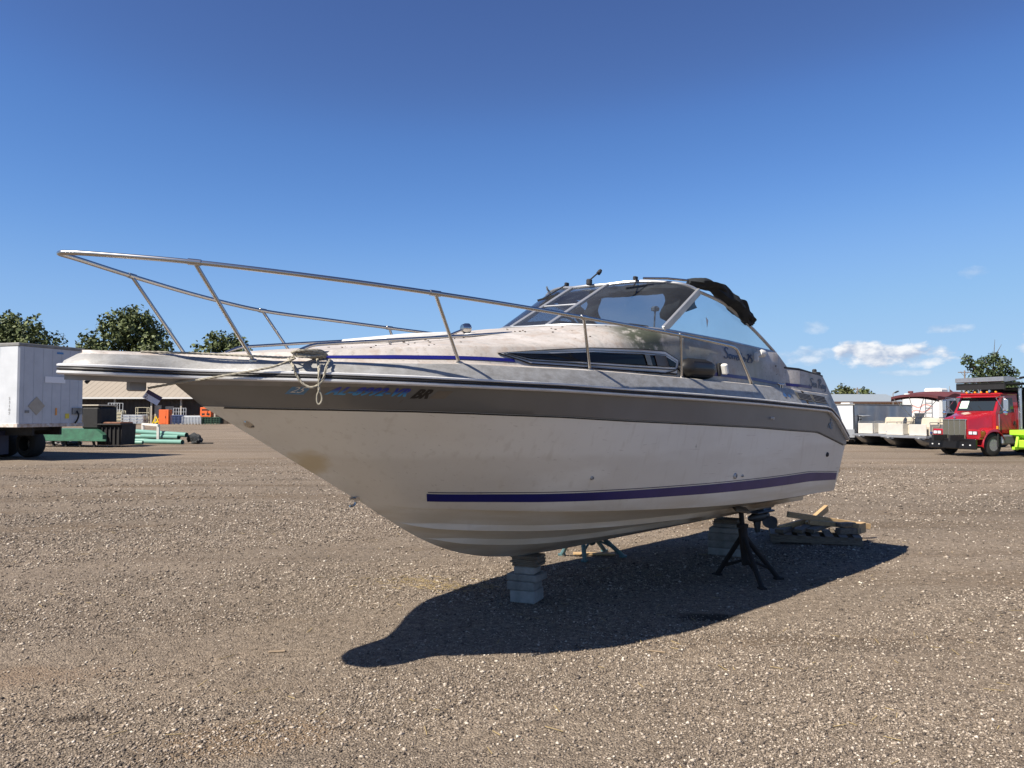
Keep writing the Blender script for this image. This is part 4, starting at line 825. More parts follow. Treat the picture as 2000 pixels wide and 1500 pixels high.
# folded canvas top: a loose bundle over its tube frame
M_canvas = mat('black_canvas', (.005, .007, .0085), .75, col2=(.011, .014, .016), vscale=14, bump=.4, bscale=40)
cv_o = thing('folded_canvas_top', 'folded black canvas top bundled over the cruiser windshield', 'canvas', BW(1.6, 0, 2.44)); cv_o.rotation_euler = boat.rotation_euler
CI = Matrix.Translation(Vector(L3(1.6, 0, 2.44))).inverted()
def bundle(pts, rad, seed, flat=.75):
    P = spline(pts, 10); m = len(P); q = MB(); rows = []; nseg = 16
    for i, p in enumerate(P):
        t = (P[min(i+1, m-1)]-P[max(i-1, 0)]).normalized(); u = (Vector((0, 0, 1))-t*t.z).normalized(); v = t.cross(u); r0 = float(np.interp(i/(m-1), [k/(len(rad)-1) for k in range(len(rad))], rad)); rr = []
        for j in range(nseg):
            a = 2*math.pi*j/nseg; d = u*math.cos(a)*flat+v*math.sin(a); nv = noise.fractal(Vector((p.x*4+seed, p.y*4+math.cos(a)*1.3, p.z*4+math.sin(a)*1.3)), 1, 2, 3); fold = .10*math.sin(i*.32+seed+2.5*math.sin(a*3))+.07*math.sin(a*5+i*.12)
            rr.append(p+d*r0*(1+.5*nv+fold*1.5))
        rows.append(rr+[rr[0]])
    q.grid(rows); q.add(rows[0][:-1], [tuple(range(nseg))]); q.add(rows[-1][:-1], [tuple(range(nseg))]); return q
port_arm = [(1.13, .86, 2.955), (1.26, .93, 2.945), (1.42, .97, 2.93), (1.60, .985, 2.875), (1.78, .995, 2.80), (1.95, 1.0, 2.72), (2.04, 1.0, 2.67), (2.09, 1.0, 2.63)]
for sg in (1, -1):
    q = bundle([L3(s, t*sg, w) for s, t, w in port_arm], [.04, .065, .066, .076, .085, .08, .075, .068, .04], 3+sg); q.xf(CI); q.build('canvas_roll', M_canvas, cv_o, smooth=50)
    q = MB(); q.tube([L3(.78, .60*sg, 2.965), L3(.95, .75*sg, 2.972), L3(1.15, .88*sg, 2.965), L3(1.28, .93*sg, 2.95)], .011, 8); q.xf(CI); q.build('frame_tube', M_steel, cv_o)
q = bundle([L3(1.18, t, 2.93-.05*abs(t)**2) for t in np.linspace(-.9, .9, 7)], [.05, .065, .06, .07, .06, .066, .05], 9); q.xf(CI); q.build('canvas_roll', M_canvas, cv_o, smooth=50)
for t, w in ((.62, .34), (.80, .24), (-.35, .3)):
    q = MB(); rows = [[L3(1.16+.10*f+.03*math.sin(6*f+x*9), t+x+.03*math.sin(5*f), 2.93-w*f*(1-.25*abs(x)*6)) for f in np.linspace(0, 1, 8)] for x in np.linspace(-.10, .10, 7)]; q.grid(rows); q.grid([[Vector(p)+Vector((.004, 0, 0)) for p in r] for r in rows], flip=True); q.xf(CI); q.build('hanging_flap', M_canvas, cv_o, smooth=50)

# concrete blocks and boards that carry the keel
M_conc = mat('concrete_block', (.23, .225, .21), .9, col2=(.14, .135, .125), vscale=9, bump=.5, bscale=70)
M_conc2 = mat('pale_concrete', (.29, .285, .27), .9, col2=(.19, .185, .175), vscale=7, bump=.5, bscale=70)
M_wood = mat('weathered_board', (.20, .165, .125), .85, col2=(.10, .08, .06), vscale=5, streak=(3, 30, 30), bump=.3, bscale=12)
M_wood_n = mat('fresh_lumber', (.46, .32, .165), .7, col2=(.33, .21, .10), vscale=4, streak=(2, 25, 25), bump=.15, bscale=12)
def lump(name, dims, loc, rz, m, label, cat, group, bev=.008, tilt=0):
    q = MB(); q.box((0, 0, dims[2]/2), dims, bev=bev); o = q.build(name, m, smooth=0, label=label, cat=cat, group=group); o.location = loc; o.rotation_euler = (tilt, 0, rz); return o
def stack(x, y, layers, rz0, where):
    z = -.004; names = ['lowest', 'second', 'third', 'fourth', 'fifth', 'sixth']; nb = 0
    for k, (dx, dy, h, ox, oy, a, kind) in enumerate(layers):
        if kind == 'b':
            lump('concrete_block', (dx, dy, h), (x+ox, y+oy, z), R(rz0+a), M_conc2 if k in (0, 3) else M_conc, '%s concrete block from the ground in the %s' % (names[nb], where), 'block', 'concrete blocks under the keel'); nb += 1
        else:
            lump('wood_shim', (dx, dy, h), (x+ox, y+oy, z), R(rz0+a), M_wood, '%s thin board up in the shims of the %s' % (['lowest', 'second', 'third', 'fourth', 'fifth', 'topmost'][min(5, k-nb)], where), 'board', 'boards shimming the keel in the %s' % where, bev=.003)
        z += h+.0008
    return z
# front stack: top ends at the keel (about 0.42 m)
fz = .425; nb = 6; bh = .0185
stack(.135, 7.03, [(.235, .235, .112, 0, 0, 0, 'b'), (.26, .235, .078, -.02, .0, 3, 'b'), (.30, .24, .062, .0, 0, -3, 'b'), (.195, .19, .066, .005, -.01, 2, 'b')]+[(.24+.012*((k*7) % 3), .21, .0155, .015+.008*math.sin(k*2.3), -.01+.006*math.cos(k*3.1), 4*math.sin(k*1.7), 'w') for k in range(6)], -24, 'stack under the forefoot')
stack(2.60, 9.33, [(.40, .34, .088, 0, 0, 0, 'b'), (.40, .33, .088, 0, .005, 1, 'b'), (.40, .33, .088, .0, 0, -1, 'b'), (.36, .32, .06, -.01, 0, 1, 'b'), (.30, .28, .05, .01, 0, -2, 'b')]+[(.30, .25, .021, .0, 0, 3, 'w'), (.28, .26, .021, .01, 0, -4, 'w')], -28, 'stack under the aft keel')
# boat stands
M_rust = mat('dark_painted_steel', (.007, .006, .0055), .8, 0, col2=(.014, .010, .008), vscale=9, bump=.2)
M_teal = mat('teal_painted_steel', (.10, .20, .22), .5, .1, col2=(.06, .10, .10), vscale=8)
def stand(name, base, top, feet, m, label):
    o = thing(name, label, 'stand', (base[0], base[1], 0)); bx, by = base; T = Vector((top[0]-bx, top[1]-by, top[2]))
    q = MB(); q.tube([(0, 0, .16), (T.x*.7, T.y*.7, T.z*.72)], .046, 12); q.build('post', m, o)
    q = MB(); q.tube([(T.x*.5, T.y*.5, T.z*.55), T-Vector((0, 0, .03))], .026, 10); q.lathe([(.06, 0), (.06, .035), (.026, .035)], n=8, M=Matrix.Translation((T.x*.72, T.y*.72, T.z*.73))); q.build('screw', m, o)
    q = MB(); q.box(T-Vector((0, 0, .015)), (.15, .15, .03), Matrix.Rotation(R(14), 4, Vector((1, 1, 0))), bev=.005); q.build('pad', M_wood, o)
    c = Vector((T.x*.62, T.y*.62, T.z*.64))
    for a in feet:
        f = Vector((.36*math.cos(R(a)), .36*math.sin(R(a)), .012)); q = MB(); q.tube([c, f], .026, 8); q.box(f, (.09, .06, .02), Matrix.Rotation(R(a), 4, 'Z')); q.build('leg', m, o)
        g = Vector((0, 0, .22)); q = MB(); q.tube([g, f+(c-f)*.22], .014, 6); q.build('brace', m, o)
    return o
pz = BW(2.18, .90, Wkeel(2.18)+(Wc(2.18)-Wkeel(2.18))*.78)
stand('boat_stand', (2.36, 7.80), (pz.x, pz.y, pz.z-.0), (-84, 14, 128), M_rust, 'dark rusty boat stand propping the near chine beside the aft blocks')
pz2 = BW(1.55, -.80, Wkeel(1.55)+(Wc(1.55)-Wkeel(1.55))*.72)
stand('boat_stand', (.95, 9.16), (pz2.x, pz2.y, pz2.z-.02), (-110, 175, -10, 60), M_teal, 'teal boat stand under the far side of the hull')
lump('board_offcut', (.50, .09, .022), (.98, 9.25, 0), R(-4), M_wood_n, 'reddish offcut board lying flat by the teal stand', 'board', None, bev=.003)
# pallet with lumber
pl = thing('pallet', 'grey wooden pallet holding a heap of lumber offcuts behind the stern', 'pallet', (4.02, 10.34, 0), R(-31+14))
for y in (-.42, 0, .42): q = MB(); q.box((0, y, .060), (1.10, .045, .085), bev=.004); q.build('stringer', M_wood, pl, smooth=0)
for i in range(7): q = MB(); q.box((-.50+i*.1667, 0, .1125), (.10, .92, .018), bev=.002); q.build('deck_board', M_wood, pl, smooth=0)
for i in range(3): q = MB(); q.box((-.48+i*.48, 0, .0085), (.10, .92, .016), bev=.002); q.build('bottom_board', M_wood, pl, smooth=0)
def timber(a, b, w, h, m, label): q = MB(); a = Vector(a); b = Vector(b); c = (a+b)/2; q.bar(a-c, b-c, w, h, bev=.004); return q.build('timber', m, loc=c, smooth=0, label=label, cat='timber', group='loose lumber on the pallet')
timber((3.62, 10.16, .36), (4.82, 10.42, .16), .045, .075, M_wood_n, 'long pale beam slanting across the top of the lumber heap')
timber((3.92, 10.28, .20), (4.36, 10.72, .37), .055, .09, M_wood_n, 'pale beam standing up obliquely behind the long beam')
timber((3.52, 10.22, .165), (3.96, 10.42, .235), .05, .07, M_wood_n, 'short pale beam at the left end of the heap under the long beam')
timber((3.70, 10.02, .16), (4.02, 10.36, .20), .11, .045, M_wood, 'grey plank lying askew in front of the heap')
timber((3.86, 10.02, .165), (4.20, 10.30, .205), .11, .045, M_wood, 'grey plank beside another, leaning on the middle of the heap')
timber((3.92, 10.22, .25), (4.34, 10.16, .22), .09, .06, M_wood_n, 'stubby tan beam lying level below the long beam')
timber((4.22, 10.02, .16), (4.50, 10.06, .165), .12, .075, M_wood, 'grey block of timber at the right end of the pallet')
timber((4.24, 10.06, .235), (4.46, 10.10, .24), .11, .05, M_wood, 'small grey block stacked on another at the right end')
timber((4.44, 10.02, .19), (4.60, 10.16, .195), .10, .13, M_wood_n, 'pale square timber end standing at the right corner of the pallet')
timber((3.48, 10.08, .15), (3.74, 10.40, .165), .12, .05, M_wood, 'dark plank flat on the left edge of the pallet')
# scraps on the gravel
for (x, y, l, w, rz, lb) in ((-1.67, 5.53, .115, .03, 12, 'tan sliver of wood lying alone on the gravel'), (1.03, 5.55, .13, .014, -22, 'pale stick on the gravel before the boat shadow'), (1.95, 5.70, .12, .02, 10, 'dark twig on the gravel right of the boat shadow'), (-.35, 7.62, .16, .02, -25, 'dark bark strip near the straw patch')):
    lump('wood_scrap', (l, w, .008), (x, y, float(gh(np.array([x]), np.array([y]))[0])+.002), R(rz), mat('sun_greyed_splinter', (.27, .20, .13), .8, var=.3, vscale=20) if 'tan' in lb or 'pale' in lb else M_wood, lb, 'wood scrap', None, bev=.002)

# ------------------------------------------------------------------ the yard behind: vehicles, buildings, trees
def leafmat(name, a, b):
    m = bpy.data.materials.new(name); m.use_nodes = True; p, N, L = emat(m); g = N.new('ShaderNodeAttribute'); g.attribute_name = 'tone'; r = N.new('ShaderNodeValToRGB')
    r.color_ramp.elements[0].color = (*a, 1); r.color_ramp.elements[1].color = (*b, 1); L.new(g.outputs['Fac'], r.inputs[0]); L.new(r.outputs[0], p.inputs['Base Color']); p.inputs['Roughness'].default_value = .6
    p.inputs['Specular IOR Level'].default_value = .25; MATS[name] = m; return m
M_leaf = leafmat('tree_leaves', (.040, .056, .020), (.115, .14, .052)); M_leaf2 = leafmat('olive_leaves', (.040, .050, .018), (.10, .11, .042))
M_bark = mat('tree_bark', (.10, .08, .06), .9, var=.4, vscale=6, bump=.5)
def tree(name, loc, blobs, trunk_r, limbs, n, lsize, label, m=None, group=None, seed=0, bare=()):
    """blobs: (x, y, z, r) clumps that make up the crown; limbs run from the trunk into them"""
    rg = np.random.default_rng(seed); o = thing(name, label, 'tree', loc, group=group)
    q = MB(); zmid = min(b[2] for b in blobs); top = Vector((0, 0, zmid)); q.tube(spline([(0, 0, -.1), (.06, .03, zmid*.4), (-.05, 0, zmid*.8), (.02, .02, zmid+1)], 4), [trunk_r*1.3]+[trunk_r*(1-.035*k) for k in range(1, 13)], 9)
    for (x, y, z, r) in blobs[:limbs]: q.tube(spline([(0, 0, zmid*.75), (x*.35, y*.35, zmid*.75+(z-zmid*.75)*.5), (x, y, z), (x*1.1, y*1.1, z+r*.6)], 4), [trunk_r*.5*(1-.07*k) for k in range(13)], 6)
    for a, b in bare: q.tube([a, b], [trunk_r*.16, trunk_r*.05], 5)
    q.build('trunk', M_bark, o)
    w = np.array([b[3]**2.2 for b in blobs]); idx = rg.choice(len(blobs), n, p=w/w.sum()); B = np.array(blobs)[idx]
    d = rg.normal(size=(n, 3)); d /= np.linalg.norm(d, axis=1)[:, None]; rad = rg.random(n)**.42
    clump = np.array([noise.noise(Vector((B[i, 0]+d[i, 0]*B[i, 3])*v for v in (1,)) if False else Vector((float(d[i, 0]*2.3+B[i, 0]), float(d[i, 1]*2.3+B[i, 1]), float(d[i, 2]*2.3+B[i, 2])))) for i in range(n)])
    rad = rad*(1+.5*clump); c = B[:, :3]+d*rad[:, None]*B[:, 3:4]; keep = clump > -.24+.25*rg.random(n); c = c[keep]; d = d[keep]; n = len(c)
    nr = d*.5+rg.normal(size=(n, 3))*.6+np.array([0, 0, .35]); nr /= np.linalg.norm(nr, axis=1)[:, None]; u = np.cross(nr, rg.normal(size=(n, 3))); u /= np.linalg.norm(u, axis=1)[:, None]; v = np.cross(nr, u)
    sz = lsize*rg.uniform(.55, 1.35, n)[:, None]; k = rg.uniform(.5, .8, n)[:, None]
    V = np.stack([c-u*sz, c-v*sz*k+nr*sz*.12, c+u*sz, c+v*sz*k+nr*sz*.12], 1).reshape(-1, 3)
    me = bpy.data.meshes.new('crown'); me.vertices.add(4*n); me.vertices.foreach_set('co', V.ravel()); me.loops.add(4*n); me.loops.foreach_set('vertex_index', np.arange(4*n, dtype=np.int32)); me.polygons.add(n)
    me.polygons.foreach_set('loop_start', np.arange(n, dtype=np.int32)*4); me.polygons.foreach_set('loop_total', np.full(n, 4, np.int32)); at = me.attributes.new('tone', 'FLOAT', 'FACE'); at.data.foreach_set('value', rg.random(n).astype(np.float32)); me.update(); me.validate()
    me.materials.append(m or M_leaf); c_ = bpy.data.objects.new('crown', me); COL.objects.link(c_); c_.parent = o; c_['kind'] = 'stuff'; return o
def blobset(w, z0, z1, n, seed, rr=(.22, .36), top=.75):
    rg = np.random.default_rng(seed); out = []
    for i in range(n):
        f = (i+.5)/n; z = z0+(z1-z0)*f; wr = w*math.sin(math.pi*min(1, .18+.82*f*.92))**top; a = i*2.4+rg.random()*.8; r = w*rg.uniform(*rr)
        out.append((math.cos(a)*max(0, wr-r)*rg.uniform(.5, 1), math.sin(a)*max(0, wr-r)*rg.uniform(.5, 1), z, r))
    return out
tree('oak_tree', (-89, 137, 0), blobset(10.5, 9, 17.0, 16, 1), .5, 8, 15000, .34, 'broad dark tree whose crown shows above the white box trailer', seed=1)
tree('oak_tree', (-67.5, 135, 0), blobset(9.6, 6, 18.2, 20, 2), .5, 10, 19000, .34, 'big round tree behind the brown shed, largest of the three', seed=2)
tree('oak_tree', (-52.0, 138, 0), blobset(8.2, 6, 14.6, 15, 3), .4, 7, 9000, .34, 'smaller round tree behind the shed showing above the bow', seed=3)
tree('yard_tree', (47.5, 76, 0), [(-2.5, 0, 6.9, .55), (-1.6, .3, 6.2, .75), (-.6, 0, 6.6, .7), (.3, .2, 7.1, .6), (.9, -.2, 6.3, .8), (-1.3, -.3, 5.2, .9), (0, 0, 5.3, 1.1), (1.3, .2, 5.0, .9), (2.1, 0, 5.6, .6), (-1.9, 0, 4.2, .9), (-.4, .4, 4.2, 1.1), (1.2, -.3, 4.0, 1.1), (2.2, .2, 4.2, .8)], .28, 9, 9000, .125, 'scraggly tree with a bare twig on top behind the dump truck', seed=4, bare=[((.2, 0, 7), (.35, 0, 8.9)), ((.3, 0, 7.2), (1.0, 0, 8.4))], m=leafmat('yard_tree_leaves', (.026, .042, .016), (.070, .095, .036)))
for i, (x, y, w, h, lb, mm) in enumerate(((72.5, 168, 4.2, 6.6, 'pale olive tree behind the grey roof', M_leaf2), (79, 172, 3.6, 6.2, 'dark round tree behind the grey roof beside the wooden pole', M_leaf), (85, 176, 2.6, 5.0, 'low dark tree past the wooden pole behind the grey roof', M_leaf), (91, 176, 2.6, 4.6, 'lowest dark tree at the end of the row behind the grey roof', M_leaf))):
    tree('far_tree', (x, y, 0), blobset(w, 2.5, h, 10, 20+i, (.3, .45)), .25, 4, 2600, .3, lb, mm, seed=20+i)

# --- white box trailer
M_tw = mat('white_trailer_skin', (.50, .52, .545), .45, col2=(.43, .45, .475), vscale=1.5, bump=.05, bscale=4); M_tg = mat('trailer_grey_trim', (.24, .235, .22), .5, .3, var=.3, vscale=4)
M_tyre = mat('tyre_rubber', (.015, .0145, .014), .75, col2=(.028, .026, .023), vscale=8, bump=.2, bscale=40); M_hub = mat('steel_rim', (.32, .32, .32), .5, .2, var=.4, vscale=20); M_chas = mat('black_chassis', (.009, .009, .0095), .65, var=.4, vscale=5)
def wheel(q_par, loc, r, w, side=1, name='wheel', rz=0):
    """tyre with tread and a dished rim; axis along local y"""
    e = MB(); e.lathe([(r*.54, -w/2), (r*.80, -w/2), (r*.95, -w*.42), (r, -w*.30), (r, w*.30), (r*.95, w*.42), (r*.80, w/2), (r*.54, w/2), (r*.50, 0)], axis='y', n=28, close=True); t = e.build(name, M_tyre, q_par, loc=loc); t.rotation_euler = (0, 0, rz)
    e = MB(); e.lathe([(r*.545, side*w*.46), (r*.50, side*w*.44), (r*.45, side*w*.10), (r*.40, side*w*.12), (r*.28, side*w*.14)], axis='y', n=24)
    for k in range(10): a = 2*math.pi*k/10; e.lathe([(.016, side*w*.2), (.016, side*w*.28), (.001, side*w*.29)], axis='y', n=6, M=Matrix.Translation((r*.38*math.sin(a), 0, r*.38*math.cos(a))))
    e.build('rim', M_hub, t); e = MB(); e.lathe([(r*.30, side*w*.12), (r*.28, side*w*.16), (r*.20, side*w*.20), (r*.18, side*w*.42), (.001, side*w*.44)], axis='y', n=18); e.build('hub', M_chas, t)
    for k in range(10): a = 2*math.pi*(k+.5)/10; e = MB(); e.lathe([(r*.055, side*w*.13), (r*.055, side*w*.145), (.001, side*w*.146)], axis='y', n=8, M=Matrix.Translation((r*.36*math.sin(a), 0, r*.36*math.cos(a)))); e.build('hand_hole', M_chas, t)
    return t
tr_o = thing('box_trailer', 'white box semi trailer with a tan diamond placard on its shaded nose', 'trailer', (-16.475, 27.55, 0), math.atan2(-.322, .947))
# local: x forward (out of the nose), y towards the far corner; nose at x=0, half width 1.32
q = MB(); q.box((-6.8, 0, 2.62), (13.6, 2.64, 2.86), bev=.05); q.build('body', M_tw, tr_o)
q = MB(); q.box((-6.8, 0, 4.03), (13.64, 2.68, .12), bev=.02); q.build('top_rail', M_tg, tr_o); q = MB(); q.box((-6.8, 0, 1.24), (13.63, 2.67, .13), bev=.01); q.build('bottom_rail', mat('white_rail', (.58, .57, .54), .5, col2=(.34, .24, .17), vscale=5), tr_o)
for y in np.linspace(-1.1, 1.1, 7):
    q = MB(); q.box((.004, y, 2.63), (.012, .035, 2.64)); 
    for z in np.arange(1.42, 3.9, .12): q.lathe([(.008, 0), (.006, .005), (.001, .006)], axis='x', n=5, M=Matrix.Translation((.011, y, z)))
    o = q.build('nose_seam', M_tw, tr_o, smooth=0); o['kind'] = 'stuff'
for xs in np.arange(-.9, -13.4, -1.2): q = MB(); q.box((xs, -1.322, 2.63), (.03, .01, 2.66)); q.build('side_seam', M_tw, tr_o, smooth=0)
def plate(par, name, c, d, m, rot=None, axis='x'): q = MB(); q.box(c, d, rot); return q.build(name, m, par, smooth=0)
M_tan = mat('tan_placard', (.40, .36, .29), .6, var=.15); M_yel = mat('yellow_sticker', (.70, .55, .05), .5); M_or = mat('orange_reflector', (.75, .30, .05), .4)
plate(tr_o, 'placard', (.018, -.62, 1.92), (.012, .46, .46), M_tan, Matrix.Rotation(R(45), 4, 'X')); plate(tr_o, 'patch', (.018, .10, 2.86), (.008, .82, .22), mat('pale_patch', (.76, .77, .78), .5)); plate(tr_o, 'small_plate', (.018, -.98, 1.72), (.008, .16, .09), M_tg)
plate(tr_o, 'reflector', (.018, .16, 1.72), (.012, .06, .26), M_or); plate(tr_o, 'sticker', (.018, .62, 1.56), (.006, .16, .18), M_yel); plate(tr_o, 'blue_badge', (.018, .28, 3.83), (.006, .26, .07), mat('blue_badge', (.05, .20, .45), .5)); plate(tr_o, 'air_line_box', (.03, 1.02, 1.74), (.05, .40, .24), M_tg)
q = MB(); q.tube(spline([(.05, 1.0, 1.74), (.14, 1.0, 1.60), (.10, .98, 1.42), (.03, .95, 1.30)], 4), .03, 7); q.build('air_hose', M_chas, tr_o)
for k, ch in enumerate('53107'):
    vs, fs = text_geo(ch, .17); q = MB(); q.add([(-.10+0*y, -1.33, 0) for x, y, _ in vs], fs); q.v = [(-.42+x, -1.331, 2.13-.13*k+y*.75) for x, y, _ in vs]; q.build('unit_number', M_tg, tr_o, smooth=0, fixn=False)
q = MB()
for y in (-.55, .55): q.box((-6.8, y, 1.03), (13.2, .09, .30))
q.box((-1.0, 0, 1.10), (.9, 1.2, .10)); q.build('underframe', M_chas, tr_o)
for x in (-2.2, -3.5):
    for sgn in (-1, 1): wheel(tr_o, (x, 1.0*sgn, .51), .51, .55, sgn)
for y in (-.75, .75): q = MB(); q.box((-5.9, y, .66), (.13, .13, .95)); q.box((-5.9, y, .16), (.11, .11, .30)); q.box((-5.9, y, .02), (.34, .28, .03)); q.build('landing_leg', M_chas, tr_o)
q = MB(); q.box((-1.5, -.85, .62), (.05, .80, .85), bev=.01); q.build('mud_flap', mat('navy_flap', (.010, .014, .04), .5), tr_o)
for x in (-10.8, -12.1):
    for sgn in (-1, 1): wheel(tr_o, (x, 1.02*sgn, .51), .51, .30, sgn)
q = MB(); q.tube(spline([(-.15, 1.34, 3.35), (.0, 1.50, 3.40), (.10, 1.58, 3.25), (.08, 1.55, 3.0), (-.05, 1.45, 2.8)], 4), .07, 8); q.build('black_duct', M_chas, tr_o)

# --- green machine and pipes beyond the trailer
M_grn = mat('faded_green_paint', (.05, .16, .10), .5, col2=(.035, .10, .065), vscale=4); M_pipe = mat('aqua_pvc_pipe', (.13, .27, .225), .45, var=.12, vscale=3); M_ppi = mat('pipe_dark_bore', (.02, .05, .04), .8)
gm_o = thing('green_machine', 'green flat machine bed with a black cowl beside the box trailer', 'machine', (-21.6, 38.2, 0), R(-12))
q = MB(); q.prism([(-2.0, -.6, .28), (2.0, -.6, .28), (2.0, -.6, .60), (1.6, -.6, .88), (-1.7, -.6, .88), (-2.2, -.6, .45)], (0, 1.6, 0)); q.build('bed', M_grn, gm_o, smooth=0)
q = MB(); q.box((.1, -.65, .35), (4.3, .08, .09)); q.build('sill', M_grn, gm_o); q = MB(); q.box((1.15, .2, 1.42), (1.05, 1.3, 1.15), bev=.12); q.build('cowl', M_chas, gm_o); q = MB(); q.box((1.1, .2, 2.03), (1.1, 1.35, .07), bev=.02); q.build('cowl_top', M_tan, gm_o)
for x in (-1.6, -.9, -.2, .6, 1.4):
    q = MB(); q.bar((x, -.5, .30), (x+.1, -.5, .0), .09); q.build('foot', M_chas, gm_o)
bn = thing('ribbed_bin', 'black ribbed plastic bin full of rusty scrap next to the green machine', 'bin', (-19.55, 38.0, 0), R(-8))
q = MB(); q.prism([(-.62, -.5, .10), (.62, -.5, .10), (.68, -.5, 1.06), (-.68, -.5, 1.06)], (0, 1.1, 0)); q.build('tub', M_chas, bn, smooth=0)
for k in range(6): q = MB(); q.box((-.55+k*.22, -.53, .56), (.07, .06, .86), bev=.015); q.build('rib', M_chas, bn, smooth=0)
q = MB(); q.box((0, -.02, 1.10), (1.42, 1.25, .07), bev=.02); q.build('rim', M_chas, bn); q = MB(); q.box((0, .03, 1.16), (1.2, 1.0, .12), bev=.05); q.build('scrap', mat('rust', (.20, .09, .05), .9, var=.5, vscale=5), bn)
def pipe(a, b, r, label):
    a = Vector(a); b = Vector(b); o = thing('pvc_pipe', label, 'pipe', a, group='aqua pipes heaped on the gravel'); q = MB(); d = (b-a); q.tube([(0, 0, 0), d], r, 16, cap=False); q.tube([(0, 0, 0), d], r*.88, 16, cap=False); q.tube([d, (0, 0, 0)], r*.94, 8) if False else None
    n = d.normalized(); q.build('tube', M_pipe, o)
    for e, s2 in ((Vector((0, 0, 0)), 1), (d, -1)): w = MB(); w.tube([e+n*.12*s2, e+n*.125*s2], r*.88, 14); w.build('dark_bore', M_ppi, o)
pipe((-21.1, 43.2, .62), (-17.4, 41.2, .48), .125, 'upper aqua pipe lying on top of the pipe heap')
pipe((-20.6, 42.9, .37), (-17.9, 41.4, .36), .125, 'middle aqua pipe under the top one in the heap'); pipe((-19.9, 41.8, .12), (-17.4, 40.7, .12), .125, 'lowest bluish pipe resting on the gravel in front of the heap')
pipe((-21.0, 42.9, .12), (-18.6, 42.2, .12), .12, 'aqua pipe flat on the gravel behind the lowest one'); pipe((-21.4, 43.1, .34), (-19.2, 42.5, .34), .10, 'thin aqua pipe tucked at the back of the heap'); pipe((-21.0, 40.6, .10), (-19.4, 40.5, .10), .10, 'short aqua pipe half hidden by the ribbed bin')
q = bundle([(-17.6, 42.0, .22), (-17.2, 41.6, .34), (-16.9, 41.3, .22), (-16.7, 41.1, .12)], [.15, .3, .28, .12], 5); q.build('black_tarp_heap', M_canvas, label='crumpled black tarp at the end of the pipe heap', cat='tarp'); 
q = MB(); q.tube([(-17.0, 41.2, .05), (-15.9, 41.0, .05)], .035, 7); q.build('black_rod', M_chas, label='black rod sticking out of the crumpled tarp', cat='rod')
hf = thing('white_rail_frame', 'white wooden rail on two posts standing over the aqua pipes', 'rail', (-19.2, 41.8, 0))
M_wp = mat('white_painted_wood', (.62, .60, .55), .6, var=.2)
for p in ((0, 0), (-2.9, 4.3)): q = MB(); q.box((p[0], p[1], .51), (.13, .13, 1.02)); q.build('post', M_wp, hf, smooth=0)
q = MB(); q.bar((.05, -.07, .99), (-2.95, 4.37, .99), .10, .12); q.build('rail', M_wp, hf, smooth=0)
q = bundle([(-24.4, 40.3, .10), (-23.6, 40.0, .20), (-22.9, 39.9, .12), (-22.3, 39.9, .10)], [.1, .2, .16, .1], 8); q.build('scrap_heap', mat('grey_scrap', (.22, .22, .22), .8, col2=(.06, .06, .06), vscale=6), label='low grey heap of scrap under the box trailer nose', cat='scrap')

# --- long shed with an open front
M_roof = mat('tan_metal_roof', (.28, .24, .19), .55, var=.1, vscale=.5); M_wall = mat('brown_shed_wall', (.05, .036, .026), .7, var=.25, vscale=1)
sh = thing('metal_shed', 'long brown shed with tan metal roof and deep front overhang', 'building', (-72, 116, 0))
q = MB(); q.box((0, 4, 2.0), (66, 16, 4.0)); q.build('wall', M_wall, sh, smooth=0)
q = MB(); q.prism([(-34, -5.2, 3.86), (-34, 4, 7.9), (-34, 13, 3.86), (-34, 13, 3.70), (-34, 4, 7.72), (-34, -5.2, 3.70)], (68, 0, 0)); rf = q.build('roof', M_roof, sh, smooth=0)
for k in range(0, 76): q = MB(); q.bar((-33.6+k*.9, -5.2, 3.865), (-33.6+k*.9, 4, 7.905), .035, .03); q.build('roof_seam', M_roof, rf, smooth=0)
q = MB(); q.box((0, -5.22, 3.74), (68, .06, .24)); q.build('fascia', M_plas, sh, smooth=0)
for x in (6, 14.5, 19.8, 24.1, 29): q = MB(); q.box((x, -4.6, 1.85), (.22, .22, 3.7)); q.build('post', M_tan, sh, smooth=0)
for k in range(60): q = MB(); q.box((-3+k*.6, -4.02, 2.0), (.06, .05, 3.9)); q.build('wall_rib', M_wall, sh, smooth=0)
for x in (8.2, 22.2): q = MB(); q.box((x, -4.06, 1.3), (1.2, .06, 2.5)); q.build('door', M_tan, sh, smooth=0)
q = MB(); q.box((20.5, -4.06, 1.5), (1.0, .06, 2.4)); q.build('door', mat('beige_door', (.38, .33, .26), .6), sh, smooth=0)
# goods under the overhang
M_blue = mat('light_blue_metal', (.20, .36, .55), .5, var=.2); M_orange = mat('orange_cabinet_paint', (.72, .13, .025), .5, var=.15); M_wire = mat('white_wire', (.48, .50, .52), .5, .2); M_yp = mat('yellow_paint', (.75, .55, .02), .5); M_dgrn = mat('dark_green_crate', (.02, .06, .035), .6); M_cream = mat('cream_paint', (.58, .53, .38), .6, var=.2); M_navy = mat('navy_plastic', (.04, .06, .14), .5)
def cabinet(name, loc, d, m, label, cat='cabinet', slots=()):
    o = thing(name, label, cat, loc); q = MB(); q.box((0, 0, d[2]/2), d, bev=.03); q.build('case', m, o); q = MB(); q.box((0, -d[1]/2-.012, d[2]*.5), (d[0]*.46, .02, d[2]*.9)); q.build('door', m, o, smooth=0); q = MB(); q.box((d[0]*.18, -d[1]/2-.04, d[2]*.5), (.04, .04, .25)); q.build('handle', M_chas, o, smooth=0)
    for (x, z, w, h) in slots: q = MB(); q.box((x, -d[1]/2-.022, z), (w, .02, h)); q.build('opening', M_chas, o, smooth=0)
    return o
